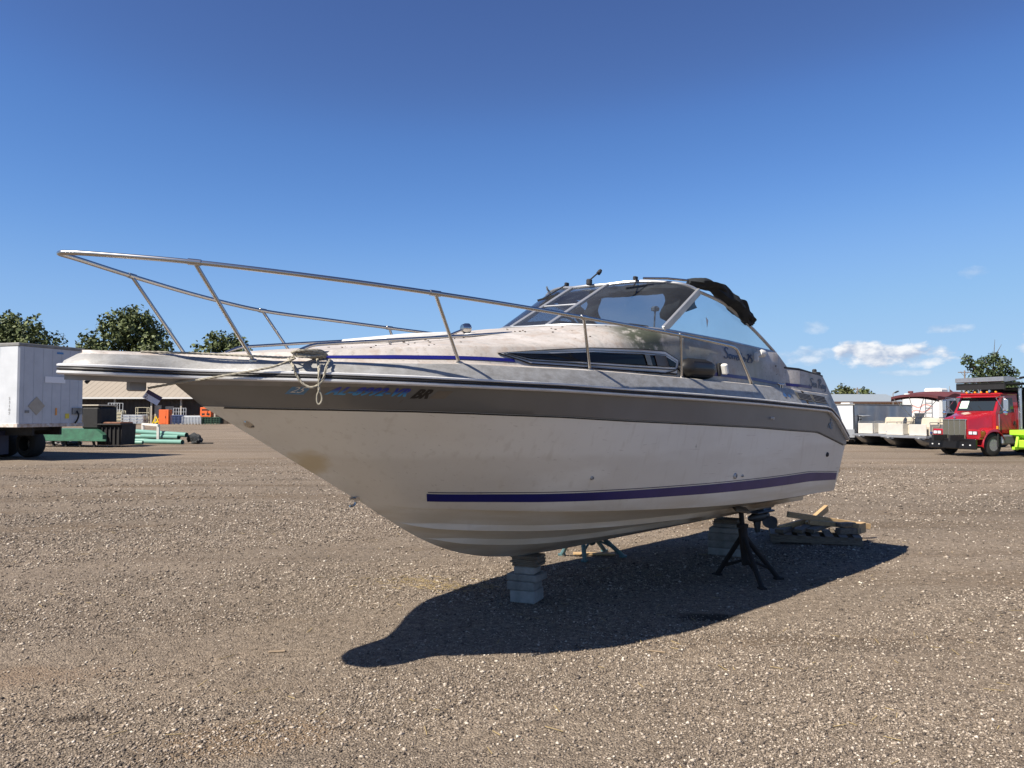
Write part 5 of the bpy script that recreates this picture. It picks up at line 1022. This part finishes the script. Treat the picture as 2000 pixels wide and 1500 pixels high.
def rack(name, loc, d, nx, nz, m, label, shelves=None, cat='rack'):
    o = thing(name, label, cat, loc); w, dp, h = d
    for x in np.linspace(-w/2, w/2, nx):
        for y in (-dp/2, dp/2): q = MB(); q.box((x, y, h/2), (.06, .06, h)); q.build('upright', m, o, smooth=0)
    for k, z in enumerate(np.linspace(.15, h-.03, nz)):
        
        for y in (-dp/2, dp/2): q = MB(); q.box((0, y, z), (w, .05, .05)); q.build('rung', m, o, smooth=0)
        if shelves and k < nz-1: q = MB(); q.box((0, 0, z+.18), (w*.9, dp*.85, .26), bev=.04); q.build('load', shelves, o)
    return o
Y = 107.5
cabinet('storage_locker', (-57.6, Y, 0), (1.3, 1.2, 2.3), M_blue, 'tall light blue steel locker under the shed overhang', 'locker'); cabinet('blue_bench', (-58.9, Y-.3, 0), (1.2, 1.1, 1.3), M_blue, 'low light blue steel unit beside the blue locker', 'locker', [(0, .6, .8, .3)])
rack('tall_wire_rack', (-55.8, Y+.8, 0), (1.6, .9, 3.0), 3, 4, M_wire, 'tallest white wire rack next to the blue locker'); rack('stacked_rack', (-55.2, Y, 0), (1.9, 1.1, 1.9), 3, 5, M_cream, 'cream rack loaded with pale goods', M_cream)
rack('wire_table', (-52.6, Y-.3, 0), (3.0, 1.2, 1.35), 4, 4, M_wire, 'wide white wire table rack before the shed post', M_wire); rack('slim_rack', (-52.2, Y+1.2, 0), (1.6, .6, 2.4), 2, 4, M_cream, 'slim cream rack standing behind the wide wire table')
yf = thing('yellow_frame', 'bright yellow folding steel frame beside the orange cabinet', 'frame', (-49.6, Y-.3, 0))
for (a, b) in (((-.5, 0, 0), (0, 0, 1.15)), ((0, 0, 1.15), (.5, 0, 0)), ((-.3, .3, .0), (.5, .3, 1.1)), ((-.5, 0, .3), (.5, 0, .3))): q = MB(); q.bar(a, b, .10); q.build('strut', M_yp, yf, smooth=0)
q = MB(); q.box((.5, .1, .7), (.14, .14, 1.4)); q.build('strut', M_yp, yf, smooth=0)
cabinet('orange_cabinet', (-48.4, Y, 0), (1.35, 1.1, 2.05), M_orange, 'tall orange cabinet standing under the shed overhang'); cabinet('orange_cabinet', (-42.6, Y, 1.02), (1.5, 1.1, 1.35), M_orange, 'orange slotted box set on top of dark green crates', 'box', [(0, 1.0, 1.0, .22), (-.3, .4, .4, .25), (.35, .4, .4, .25)])
rack('wire_cage', (-46.4, Y-.3, 0), (1.7, 1.1, 1.25), 4, 6, M_navy, 'dark blue wire cage right beside the tall orange cabinet', M_navy, 'cage'); rack('wire_cage', (-44.4, Y-.3, 0), (2.6, 1.1, 1.1), 7, 6, M_wire, 'silver wire cage filled with pale goods', M_wire, 'cage'); rack('wire_cage', (-47.0, Y+1.4, 0), (1.4, .8, 2.3), 3, 5, M_wire, 'narrow tall wire cage behind the blue one', None, 'cage')
for i, x in enumerate((-43.6, -42.4, -41.2)): rack('green_crate', (x, Y-.1, 0), (1.1, 1.0, 1.0), 4, 4, M_dgrn, ['dark green crate at the near end under the orange box', 'middle dark green crate carrying the orange box', 'dark green crate farthest from the silver cage'][i], M_dgrn, 'crate')

# --- low building with grey roof on the far right
rb = thing('low_building', 'low tan ribbed building with a grey metal roof behind the parked boats', 'building', (36, 104, 0))
M_tansd = mat('tan_metal_siding', (.50, .34, .22), .6, var=.15, vscale=1); M_grf = mat('grey_metal_roof', (.30, .34, .36), .45, .3, var=.1)
q = MB(); q.box((0, 5, 1.6), (33, 10, 3.2)); q.build('wall', M_tansd, rb, smooth=0)
for k in range(66): q = MB(); q.box((-16.3+k*.5, -.03, 1.6), (.10, .06, 3.15)); q.build('siding_rib', M_tansd, rb, smooth=0)
q = MB(); q.prism([(-17, -.6, 3.12), (-17, 5, 4.25), (-17, 10.6, 3.12), (-17, 10.6, 3.0), (-17, 5, 4.13), (-17, -.6, 3.0)], (34, 0, 0)); q.build('roof', M_grf, rb, smooth=0); q = MB(); q.box((0, -.66, 3.03), (34.1, .1, .2)); q.build('gutter', mat('brown_gutter', (.10, .06, .045), .5), rb, smooth=0)

# --- grey cargo trailer
ct = thing('cargo_trailer', 'white fronted cargo trailer with dented grey side and a small hatch door', 'trailer', (17.8, 40, 0), R(44.1))
# local x runs back along the side, y to the far side
M_gsd = mat('dented_grey_side', (.40, .42, .44), .32, .45, var=.15, vscale=1.2)
q = MB(); rows = []
for i in range(60):
    x = i/59*8.4; rows.append([(x, .02*noise.noise(Vector((x*1.3, z*.5, 2)))*3+.012*math.sin(x*2.1+z), z) for z in np.linspace(.40, 2.06, 14)])
q.grid(rows); q.build('side_panel', M_gsd, ct, smooth=60)
q = MB(); q.box((4.2, 1.28, 1.22), (8.4, 2.4, 1.72)); q.build('body', M_tw, ct, smooth=0); q = MB(); q.box((4.2, 1.22, 2.10), (8.46, 2.52, .07), bev=.01); q.build('roof_rail', M_tg, ct, smooth=0)
q = MB(); q.box((-.01, 1.22, .60), (.05, 2.44, .42)); q.build('stone_guard', M_alu, ct, smooth=0); q = MB(); q.box((4.2, 1.2, .33), (8.3, 2.3, .14)); q.build('frame', M_chas, ct, smooth=0)
q = MB(); q.box((.95, -.05, 1.0), (.95, .04, .95)); dd = q.build('hatch_door', mat('grey_hatch', (.33, .35, .37), .4, .2), ct, smooth=0); q = MB(); q.box((.95, -.16, 1.52), (1.1, .26, .03), Matrix.Rotation(R(12), 4, 'X')); q.build('hood', M_gsd, dd, smooth=0)
for z in (.72, 1.32): q = MB(); q.box((.55, -.085, z), (.26, .03, .05)); q.build('hinge', M_chas, dd, smooth=0)
for x in (3.2, 4.1): wheel(ct, (x, .12, .32), .32, .22, -1); wheel(ct, (x, 2.3, .32), .32, .22, 1)
for x in (.7, 1.6): wheel(ct, (x, .4, .32), .32, .22, -1)
q = MB(); q.box((2.0, 1.2, 2.17), (.5, .5, .10), bev=.03); q.build('roof_vent', M_plas, ct)

# --- pontoon boats
M_cv = mat('cream_seat_vinyl', (.44, .39, .31), .5, var=.1); M_fen = mat('white_fence_panel', (.46, .44, .40), .4, var=.1); M_toon = mat('dull_pontoon_aluminium', (.34, .35, .36), .32, .85, col2=(.22, .22, .23), vscale=3); M_mar = mat('maroon_canvas', (.085, .018, .022), .8, var=.2, vscale=3); M_bst = mat('blue_band', (.05, .08, .30), .5)
def pontoon(loc, rz, label, top, length=6.2, panels=True, seats=True):
    o = thing('pontoon_boat', label, 'boat', loc, rz); W = 1.2          # local x forward
    for y in (-.82, .82):
        q = MB(); rr = .255; prof = [(-length, rr), (-1.1, rr), (-.8, rr*.97), (-.5, rr*.8), (-.25, rr*.5), (-.08, rr*.22), (0, .015)]
        rings = []
        for x, r in prof:
            lift = .21*max(0, (x+1.1)/1.1)**1.4; rings.append([(x, y+r*math.sin(a)*(1 if r > .25 else .9), .27+lift+r*math.cos(a)) for a in np.linspace(0, 2*math.pi, 17)])
        q.grid(rings); q.add(rings[0][:-1], [tuple(range(16))]); t = q.build('pontoon', M_toon, o, smooth=50)
        q = MB(); q.box((-.32, y, .47), (.06, .5, .06)); q.build('nose_bracket', M_alu, t)
    q = MB(); q.box((-length/2-.1, 0, .55), (length-.2, 2.44, .10), bev=.01); q.build('deck', M_alu, o)
    for k in (1.2, length-1.2): q = MB(); q.box((-k, 0, .02), (.35, 2.0, .04)); q.build('bunk', M_chas, o, smooth=0)
    for y in (-1.15, 1.15):
        for k in range(5):
            x0 = -.55-k*1.1
            q = MB(); q.box((x0-.5, y, 0.88), (1.0, .03, .52), bev=.01); pn = q.build('fence_panel', M_fen, o, smooth=0); q = MB(); q.box((x0-.5, y*1.015, 0.76), (1.0, .02, .07)); q.build('band', M_bst if 'blue' in label else M_mar, pn, smooth=0)
            q = MB(); q.tube([(x0-.02, y, .60), (x0-.02, y, 1.22), (x0-1.0, y, 1.22), (x0-1.0, y, .60)], .02, 6); q.build('fence_rail', M_alu, o)
    for y in (-.62, .62): q = MB(); q.box((-.45, y, 0.88), (.03, .9, .52), bev=.01); q.build('gate_panel', M_fen, o, smooth=0)
    def seat(x, y, w, name): 
        q = MB(); q.box((x, y, .84), (.6, w, .48), bev=.06); s_ = q.build(name, M_cv, o); q = MB(); q.box((x-.26, y, 1.20), (.18, w, .48), Matrix.Rotation(R(-10), 4, 'Y'), bev=.07); q.build('backrest', M_cv, s_)
    seat(-.95, .7, .95, 'bench_seat'); seat(-2.3, -.65, 1.1, 'bench_seat'); seat(-1.6, .75, .6, 'captain_chair'); seat(-3.4, -.5, .6, 'captain_chair')
    q = MB(); q.box((-2.9, .7, 1.0), (.6, .7, .9), bev=.08); q.build('console', M_cv, o); q = MB(); q.box((-2.7, .7, 1.52), (.06, .6, .28), Matrix.Rotation(R(-25), 4, 'Y'), bev=.02); q.build('windscreen', M_dark, o)
    if top:
        q = MB(); rows = []; xs = np.linspace(-4.4, -1.0, 25)
        for x in xs:
            f = (x+4.4)/3.4; rows.append([(x, y, 2.50+.16*math.sin(math.pi*f)-.12*(abs(y)/1.25)**3+.05*math.cos(f*math.pi*6)) for y in np.linspace(-1.25, 1.25, 11)])
        q.grid(rows); q.grid([[Vector(p)-Vector((0, 0, .03)) for p in r] for r in rows], flip=True)
        for e in (0, 10): q.grid([[r[e] for r in rows], [Vector(r[e])-Vector((0, 0, .16+.05*math.cos(i/24*math.pi*6))) for i, r in enumerate(rows)]])
        for e in (0, 24): q.grid([rows[e], [Vector(p)-Vector((0, 0, .12)) for p in rows[e]]])
        bt = q.build('canopy', M_mar, o, smooth=50)
        for y in (-1.22, 1.22):
            for a, b in (((-2.7, y, 1.22), (-1.05, y, 2.42)), ((-2.7, y, 1.22), (-2.2, y, 2.50)), ((-2.7, y, 1.22), (-3.3, y, 2.50)), ((-2.7, y, 1.22), (-4.35, y, 2.42))): q = MB(); q.tube([a, b], .018, 6); q.build('canopy_pole', M_steel, bt)
    return o
pontoon((17.9, 38.6, 0), R(-156), 'pontoon boat with cream seats standing before the grey cargo trailer', False)
pontoon((18.05, 35.9, 0), R(-156), 'pontoon boat under a maroon canopy with a blue band, beside the dump truck', True)

# --- white motorhome
rv = thing('motorhome', 'white motorhome with rear ladder and roof air conditioner behind the pontoon boats', 'motorhome', (26.8, 48, 0), R(37))
q = MB(); q.box((4, 1.25, 1.70), (8, 2.5, 2.4), bev=.15); q.build('body', mat('white_motorhome_paint', (.55, .55, .54), .35, var=.05), rv)
q = MB(); q.box((4.2, 1.25, .45), (7.6, 2.2, .5)); q.build('skirt', M_chas, rv, smooth=0); q = MB(); q.box((1.4, .95, 3.06), (1.0, 1.1, .36), bev=.10); q.build('air_conditioner', M_plas, rv); q = MB(); q.box((.45, 2.1, 2.98), (.16, .3, .18), bev=.03); q.build('roof_lamp', M_mar, rv)
ld = MB(); ld.tube([(-.06, .55, 1.0), (-.06, .55, 2.85), (.25, .55, 3.0)], .02, 6); ld.tube([(-.06, .95, 1.0), (-.06, .95, 2.85), (.25, .95, 3.0)], .02, 6); lo = ld.build('ladder', M_alu, rv)
for z in np.arange(1.1, 2.9, .3): q = MB(); q.tube([(-.06, .55, z), (-.06, .95, z)], .014, 6); q.build('rung', M_alu, lo)
sw, sf = strokes([[(.0, .3), (.5, .7), (1.0, .55), (1.5, .8), (2.1, .6)], [(.2, 0), (.8, .35), (1.3, .2), (1.9, .45)]], .12)
q = MB(); q.add([(-.006, 2.2-x*.8, 1.55+y*.8) for x, y in sw], sf); q.build('swoosh', mat('faded_red_graphic', (.55, .25, .22), .5), rv, smooth=0, fixn=False)
for x in (1.6, 3.6): q = MB(); q.box((x, -.01, 2.05), (1.0, .03, .75), bev=.01); q.build('window', M_dark, rv, smooth=0)
for x in (1.8, 6.2): wheel(rv, (x, .25, .42), .42, .26, -1); wheel(rv, (x, 2.25, .42), .42, .26, 1)

# --- red dump truck (local x forward from the front axle, y left)
M_red = mat('red_truck_paint', (.30, .010, .016), .25, var=.2, vscale=2, coat=.7); M_chrome = mat('chrome', (.75, .75, .75), .15, 1); M_lamp = mat('headlamp_lens', (.75, .77, .78), .15, .3); M_amb = mat('amber_lens', (.8, .28, .02), .25); M_tgl = mat('truck_glass', (.02, .026, .03), .06, spec=.6)
tk = thing('dump_truck', 'red conventional dump truck with black bumper and chrome grille parked facing the boats', 'truck', (18.1, 30.5, 0), R(-160), scale=.88)
def sect(x, hw, z0, z1, r): return [(x, -hw, z0), (x, -hw, z1-r), (x, -hw+r*.35, z1-r*.3), (x, -hw+r, z1), (x, 0, z1+.02), (x, hw-r, z1), (x, hw-r*.35, z1-r*.3), (x, hw, z1-r), (x, hw, z0)]
q = MB(); hs = [sect(.84, .62, .72, 1.62, .08), sect(.77, .66, .72, 1.68, .12), sect(.3, .72, .80, 1.80, .16), sect(.0, .80, .9, 1.90, .16), sect(-.36, .90, .9, 1.97, .16)]; q.grid(hs); q.add(hs[0], [tuple(range(9))]); q.build('hood', M_red, tk, smooth=40)
q = MB(); q.box((.855, 0, 1.17), (.04, 1.14, .88), bev=.02); gr = q.build('grille', mat('grille_mesh', (.20, .19, .15), .4, .6, var=.3, vscale=40), tk)
for y in (-.57, -.28, 0, .28, .57): q = MB(); q.box((.885, y, 1.17), (.03, .022, .86)); q.build('bar', M_chrome, gr, smooth=0)
for z in (.73, 1.61): q = MB(); q.box((.88, 0, z), (.04, 1.2, .03)); q.build('bar', M_chrome, gr, smooth=0)
q = MB(); q.lathe([(.05, 0), (.045, .02), (.001, .03)], axis='x', n=12, M=Matrix.Translation((.86, 0, 1.69))); q.build('badge', M_chrome, tk)
q = MB(); q.box((1.02, 0, .54), (.18, 2.36, .46), bev=.04); bpr = q.build('bumper', mat('gloss_black_bumper', (.006, .006, .007), .3), tk)
for y in (-.95, -.6, .6, .95): q = MB(); q.box((1.115, y, .50), (.02, .07, .05)); q.build('bumper_lamp', M_lamp, bpr, smooth=0)
for sg in (1, -1):
    q = MB(); rows = []
    for a in np.linspace(-8, 158, 16):
        c, s_ = math.cos(R(a)), math.sin(R(a)); rows.append([(.66*c, sg*y, .54+.66*s_+dz) for y, dz in ((.60, .05), (.80, .06), (1.10, .03), (1.22, -.02), (1.23, -.08))])
    q.grid(rows); q.grid([[Vector(p)*1-Vector((0, 0, .03)) for p in r] for r in rows], flip=True); fn = q.build('fender', M_red, tk, smooth=50)
    q = MB(); q.box((.66, sg*.90, .98), (.42, .62, .40), bev=.07); q.build('lamp_pod', M_red, fn); q = MB(); q.box((.86, sg*.90, 1.02), (.04, .46, .18), bev=.02); hl = q.build('headlight', M_dark, tk)
    for y in (.79, 1.0): q = MB(); q.box((.885, sg*y, 1.02), (.02, .17, .13), bev=.02); q.build('lens', M_lamp, hl)
    q = MB(); q.box((.71, sg*.90, .80), (.36, .58, .14), bev=.03); q.build('lamp_shelf', M_red, fn)
    wheel(tk, (0, sg*1.03, .51), .51, .30, sg, 'front_wheel')
    for x in (-4.6, -5.9): wheel(tk, (x, sg*.98, .51), .51, .55, sg, 'rear_wheel')
    q = MB(); q.box((-.30, sg*1.14, 1.26), (.06, .06, .12)); q.build('marker_lamp', M_amb, tk, smooth=0)
MB.SH = Vector((.6, 0, 0))                              # the cab and body sit close behind the axle
# cab
q = MB(); cs = [[(-.95, -1.02, 1.05), (-.95, 1.02, 1.05), (-.95, 1.02, 1.92), (-1.35, .96, 2.68), (-1.35, -.96, 2.68), (-.95, -1.02, 1.92)]]
q.add([(-.95, -1.03, .98), (-.95, 1.03, .98), (-2.35, 1.03, .98), (-2.35, -1.03, .98), (-.95, -1.03, 1.92), (-.95, 1.03, 1.92), (-2.35, 1.03, 1.92), (-2.35, -1.03, 1.92), (-1.32, -.97, 2.66), (-1.32, .97, 2.66), (-2.33, .97, 2.70), (-2.33, -.97, 2.70)],
      [(0, 1, 2, 3), (0, 4, 5, 1), (1, 5, 6, 2), (2, 6, 7, 3), (3, 7, 4, 0), (4, 8, 9, 5), (5, 9, 10, 6), (6, 10, 11, 7), (7, 11, 8, 4), (8, 11, 10, 9)])
cab = q.build('cab', M_red, tk, smooth=20)
q = MB(); q.box((-1.82, 0, 2.73), (1.12, 2.0, .12), bev=.05); q.build('cab_roof', M_red, cab); q = MB(); q.box((-1.20, 0, 2.64), (.34, 1.98, .05), Matrix.Rotation(R(14), 4, 'Y'), bev=.02); q.build('sun_visor', M_red, cab)
n_ws = Vector((.74, 0, .37)).normalized()*.02
q = MB(); q.prism([Vector(p)+n_ws*.2 for p in ((-.985, -.90, 1.99), (-.985, .90, 1.99), (-1.28, .86, 2.58), (-1.28, -.86, 2.58))], n_ws); wsx = q.build('windscreen', M_tgl, cab, smooth=0)
q = MB(); q.prism([Vector(p)+n_ws*1.3 for p in ((-1.02, -.82, 2.05), (-1.02, -.42, 2.05), (-1.22, -.42, 2.46), (-1.22, -.82, 2.46))], n_ws*.1); q.build('paper_notice', mat('pale_green_notice', (.55, .75, .60), .6), wsx, smooth=0)
for y in (-.1, .35): q = MB(); q.bar(Vector((-1.0, y, 2.0))+n_ws*1.6, Vector((-1.1, y-.25, 2.2))+n_ws*1.6, .02, .015); q.build('wiper', M_chas, wsx, smooth=0)
for sg in (1, -1):
    q = MB(); q.prism([(-1.10, sg*1.032, 1.02), (-2.18, sg*1.032, 1.02), (-2.18, sg*1.032, 1.90), (-1.10, sg*1.032, 1.90)], (0, sg*.012, 0)); dr_ = q.build('door', M_red, cab, smooth=0)
    q = MB(); q.prism([(-1.16, sg*1.036, 1.86), (-2.05, sg*1.036, 1.96), (-2.02, sg*.985, 2.56), (-1.42, sg*.985, 2.56)], (0, sg*.012, 0)); q.build('side_window', M_tgl, dr_, smooth=0); q = MB(); q.box((-2.05, sg*1.06, 1.45), (.10, .03, .16)); q.build('door_handle', M_chas, dr_, smooth=0)
    q = MB(); q.tube([(-1.05, sg*1.1, 1.15), (-1.05, sg*1.1, 1.85)], .018, 6); q.build('grab_handle', M_chrome, cab); q = MB(); q.tube([(-2.28, sg*1.1, 1.1), (-2.28, sg*1.1, 2.1)], .018, 6); q.build('grab_handle', M_chrome, cab)
    mr_ = MB(); mr_.tube([(-1.0, sg*1.03, 2.58), (-.92, sg*1.45, 2.62), (-.92, sg*1.45, 1.95), (-1.0, sg*1.03, 1.93)], .016, 6); mr_.tube([(-1.0, sg*1.03, 2.55), (-.92, sg*1.42, 2.0)], .014, 6); mm_ = mr_.build('mirror_bracket', M_chrome, cab)
    q = MB(); q.box((-.93, sg*1.52, 2.25), (.10, .20, .50), bev=.03); q.build('mirror', M_chrome, mm_); q = MB(); q.lathe([(.001, 0), (.10, .01), (.08, .05), (.001, .07)], axis='x', n=14, M=Matrix.Translation((-.92, sg*1.52, 1.90))); q.build('spot_mirror', M_chrome, mm_)
    q = MB(); q.tube([(-2.55, sg*.98, 1.2), (-2.55, sg*.98, 3.0)], .075, 12); q.build('exhaust_stack', M_chrome, tk)
    q = MB(); q.box((-1.75, sg*.98, .72), (1.25, .40, .42), bev=.06); q.build('fuel_tank', M_alu, tk); q = MB(); q.box((-.86, sg*1.02, .70), (.10, .40, .60), bev=.02); q.build('mud_flap', M_chas, tk)
for k, y in enumerate((-.72, -.30, 0, .30, .72)): q = MB(); q.box((-1.40, y, 2.83), (.10, .09, .08), bev=.02); q.build('roof_lamp', M_amb, cab)
for y in (-.52, .52): q = MB(); q.tube([(-1.75, y, 2.87), (-1.32, y, 2.87)], .025, 8); q.lathe([(.025, 0), (.06, .12), (.001, .12)], axis='x', n=12, M=Matrix.Translation((-1.36, y, 2.87))); q.build('air_horn', M_chrome, cab)
for y in (-.42, .42): q = MB(); q.box((-2.9, y, .80), (8.0, .10, .26)); q.build('frame_rail', M_chas, tk, smooth=0)
q = MB(); q.prism([(-2.75, -1.18, 1.2), (-2.75, -1.18, 3.05), (-7.3, -1.18, 2.85), (-7.3, -1.18, 1.2)], (0, 2.36, 0)); db = q.build('dump_body', M_chas, tk, smooth=0)
for k in range(6): q = MB(); q.box((-3.1-k*.75, 1.21, 2.0), (.12, .08, 1.6)); q.build('body_rib', M_chas, db, smooth=0)
q = MB(); q.box((-2.05, 0, 3.20), (1.5, 2.4, .10), bev=.02); q.box((-1.34, 0, 3.10), (.08, 2.4, .30)); q.build('cab_shield', M_chas, db, smooth=0)
q = MB(); q.prism([(-1.35, -1.2, 3.27), (-1.25, -1.2, 3.31), (-1.25, -1.2, 3.50), (-1.6, -1.2, 3.52), (-2.4, -1.2, 3.40)], (0, 2.4, 0)); q.build('tarp_housing', M_alu, db, smooth=0)
q = MB(); q.tube(spline([(-2.2, 1.25, 3.45), (-3.0, 1.30, 3.50), (-3.9, 1.30, 3.20), (-4.8, 1.28, 2.7)], 4), .05, 8); q.build('tarp_arm', M_chas, db)
q = MB(); q.tube([(-2.6, 1.02, 2.96), (-2.6, .2, 2.98)], .07, 8); q.build('hydraulic_tube', M_alu, tk)

MB.SH = Vector((0, 0, 0))
# --- lime green towed spreader at the edge of the yard
M_lime = mat('lime_green_paint', (.33, .62, .03), .4, var=.08)
sp = thing('lime_spreader', 'bright lime green towed hopper machine beside the dump truck', 'machine', (20.2, 29.2, 0), R(-150))
q = MB(); q.add([(.9, -.8, 1.02), (.9, .8, 1.02), (-1.6, .8, 1.02), (-1.6, -.8, 1.02), (.9, -.8, .84), (.9, .8, .84), (-1.6, .8, .84), (-1.6, -.8, .84), (.35, -.3, .52), (.35, .3, .52), (-1.0, .3, .52), (-1.0, -.3, .52)], [(0, 1, 5, 4), (1, 2, 6, 5), (2, 3, 7, 6), (3, 0, 4, 7), (4, 5, 9, 8), (5, 6, 10, 9), (6, 7, 11, 10), (7, 4, 8, 11), (8, 9, 10, 11), (0, 3, 2, 1)]); q.build('hopper', M_lime, sp, smooth=0)
q = MB(); q.bar((1.2, 0, .36), (-1.8, 0, .36), .12, .14); q.build('drawbar', M_lime, sp, smooth=0)
for y in (-.55, .55): q = MB(); q.bar((.75, y, .85), (.95, y, .28), .09, .12); q.build('leg', M_lime, sp, smooth=0); q = MB(); q.bar((.3, y, .34), (1.15, y, .34), .10, .10); q.build('side_frame', M_lime, sp, smooth=0)
q = MB(); q.box((.85, 0, .50), (.30, .9, .30), bev=.03); q.build('gear_box', M_lime, sp); q = MB(); q.tube([(.55, .75, .62), (.55, .75, .0)], .035, 8); q.build('jack_leg', M_tg, sp); q = MB(); q.tube(spline([(.4, .5, .4), (.65, .65, .62), (.85, .5, .55), (.95, .3, .4)], 4), .03, 6); q.build('hose', M_lime, sp)
for y in (-.75, .75): wheel(sp, (-.6, y, .26), .26, .20, 1 if y > 0 else -1)
lg = thing('lime_gantry', 'lime green steel frame with grey box behind the towed hopper', 'frame', (20.9, 29.9, 0), R(-160))
q = MB(); q.box((0, 0, 1.98), (.9, .12, .10)); q.build('top_beam', M_lime, lg, smooth=0)
for x in (-.4, .4): q = MB(); q.box((x, 0, .97), (.08, .10, 1.94)); q.build('post', M_chas, lg, smooth=0)
q = MB(); q.box((.05, .1, 1.25), (.7, .5, .40), bev=.03); q.build('control_box', M_tg, lg)

# --- poles
M_pole = mat('weathered_pole', (.20, .16, .13), .9, var=.3)
def upole(loc, h, label):
    o = thing('utility_pole', label, 'pole', loc); q = MB(); q.tube([(0, 0, 0), (0, 0, h)], [.17, .12], 9); q.build('post', M_pole, o); q = MB(); q.box((0, 0, h-.35), (2.4 if h > 8 else 1.6, .12, .14)); q.build('crossarm', M_pole, o, smooth=0)
    for x in (-.9, .9): q = MB(); q.bar((0, .05, h-1.1), (x*.7, .05, h-.40), .05); q.build('brace', M_pole, o, smooth=0); q = MB(); q.lathe([(.05, 0), (.07, .06), (.04, .14)], n=8, M=Matrix.Translation((x*.75, 0, h-.28))); q.build('insulator', M_tg, o)
upole((82.5, 140, 0), 9.3, 'tall wooden utility pole with crossarm behind the truck'); upole((73.0, 162.5, 0), 6.9, 'short pale utility pole standing before the far trees')
lp = thing('yard_lamp', 'yard lamp on a thin post rising over the grey roof', 'lamp post', (44.6, 90, 0)); q = MB(); q.tube([(0, 0, 0), (0, 0, 3.9), (.25, 0, 4.05)], .05, 8); q.build('post', M_tg, lp); q = MB(); q.box((.4, 0, 4.06), (.5, .35, .14), Matrix.Rotation(R(-25), 4, 'Y'), bev=.03); q.build('head', M_chas, lp)
fp = thing('flag_pole', 'thin pole with a small red flag behind the motorhome', 'flag', (29.6, 52, 0)); q = MB(); q.tube([(0, 0, 0), (0, 0, 3.45)], .02, 6); q.build('post', M_tg, fp); q = MB(); q.prism([(.02, 0, 3.25), (.22, .03, 3.12), (.24, .0, 2.95), (.02, 0, 3.0)], (0, .01, 0)); q.build('cloth', M_mar, fp, smooth=0)

# straw and twigs strewn on the gravel
q = MB(); rl = random.Random(3)
for i in range(420):
    if i < 260: cx, cy = rl.choice(((-.95, 7.85), (-.55, 7.55), (3.2, 12.2))); x = cx+rl.gauss(0, .28); y = cy+rl.gauss(0, .10)
    else: y = rl.uniform(3.6, 11); x = rl.uniform(-.66, .66)*y
    l = rl.uniform(.015, .06); a = rl.uniform(0, math.pi); z = float(gh(np.array([x]), np.array([y]))[0])+.006; q.bar((x-l*math.cos(a), y-l*math.sin(a), z), (x+l*math.cos(a), y+l*math.sin(a), z+rl.uniform(0, .008)), .004, .003)
q.build('straw_litter', mat('dry_straw', (.36, .27, .13), .8, var=.4, vscale=3), smooth=0, kind='stuff', label='dry straw and twigs strewn thinly on the gravel', cat='straw')
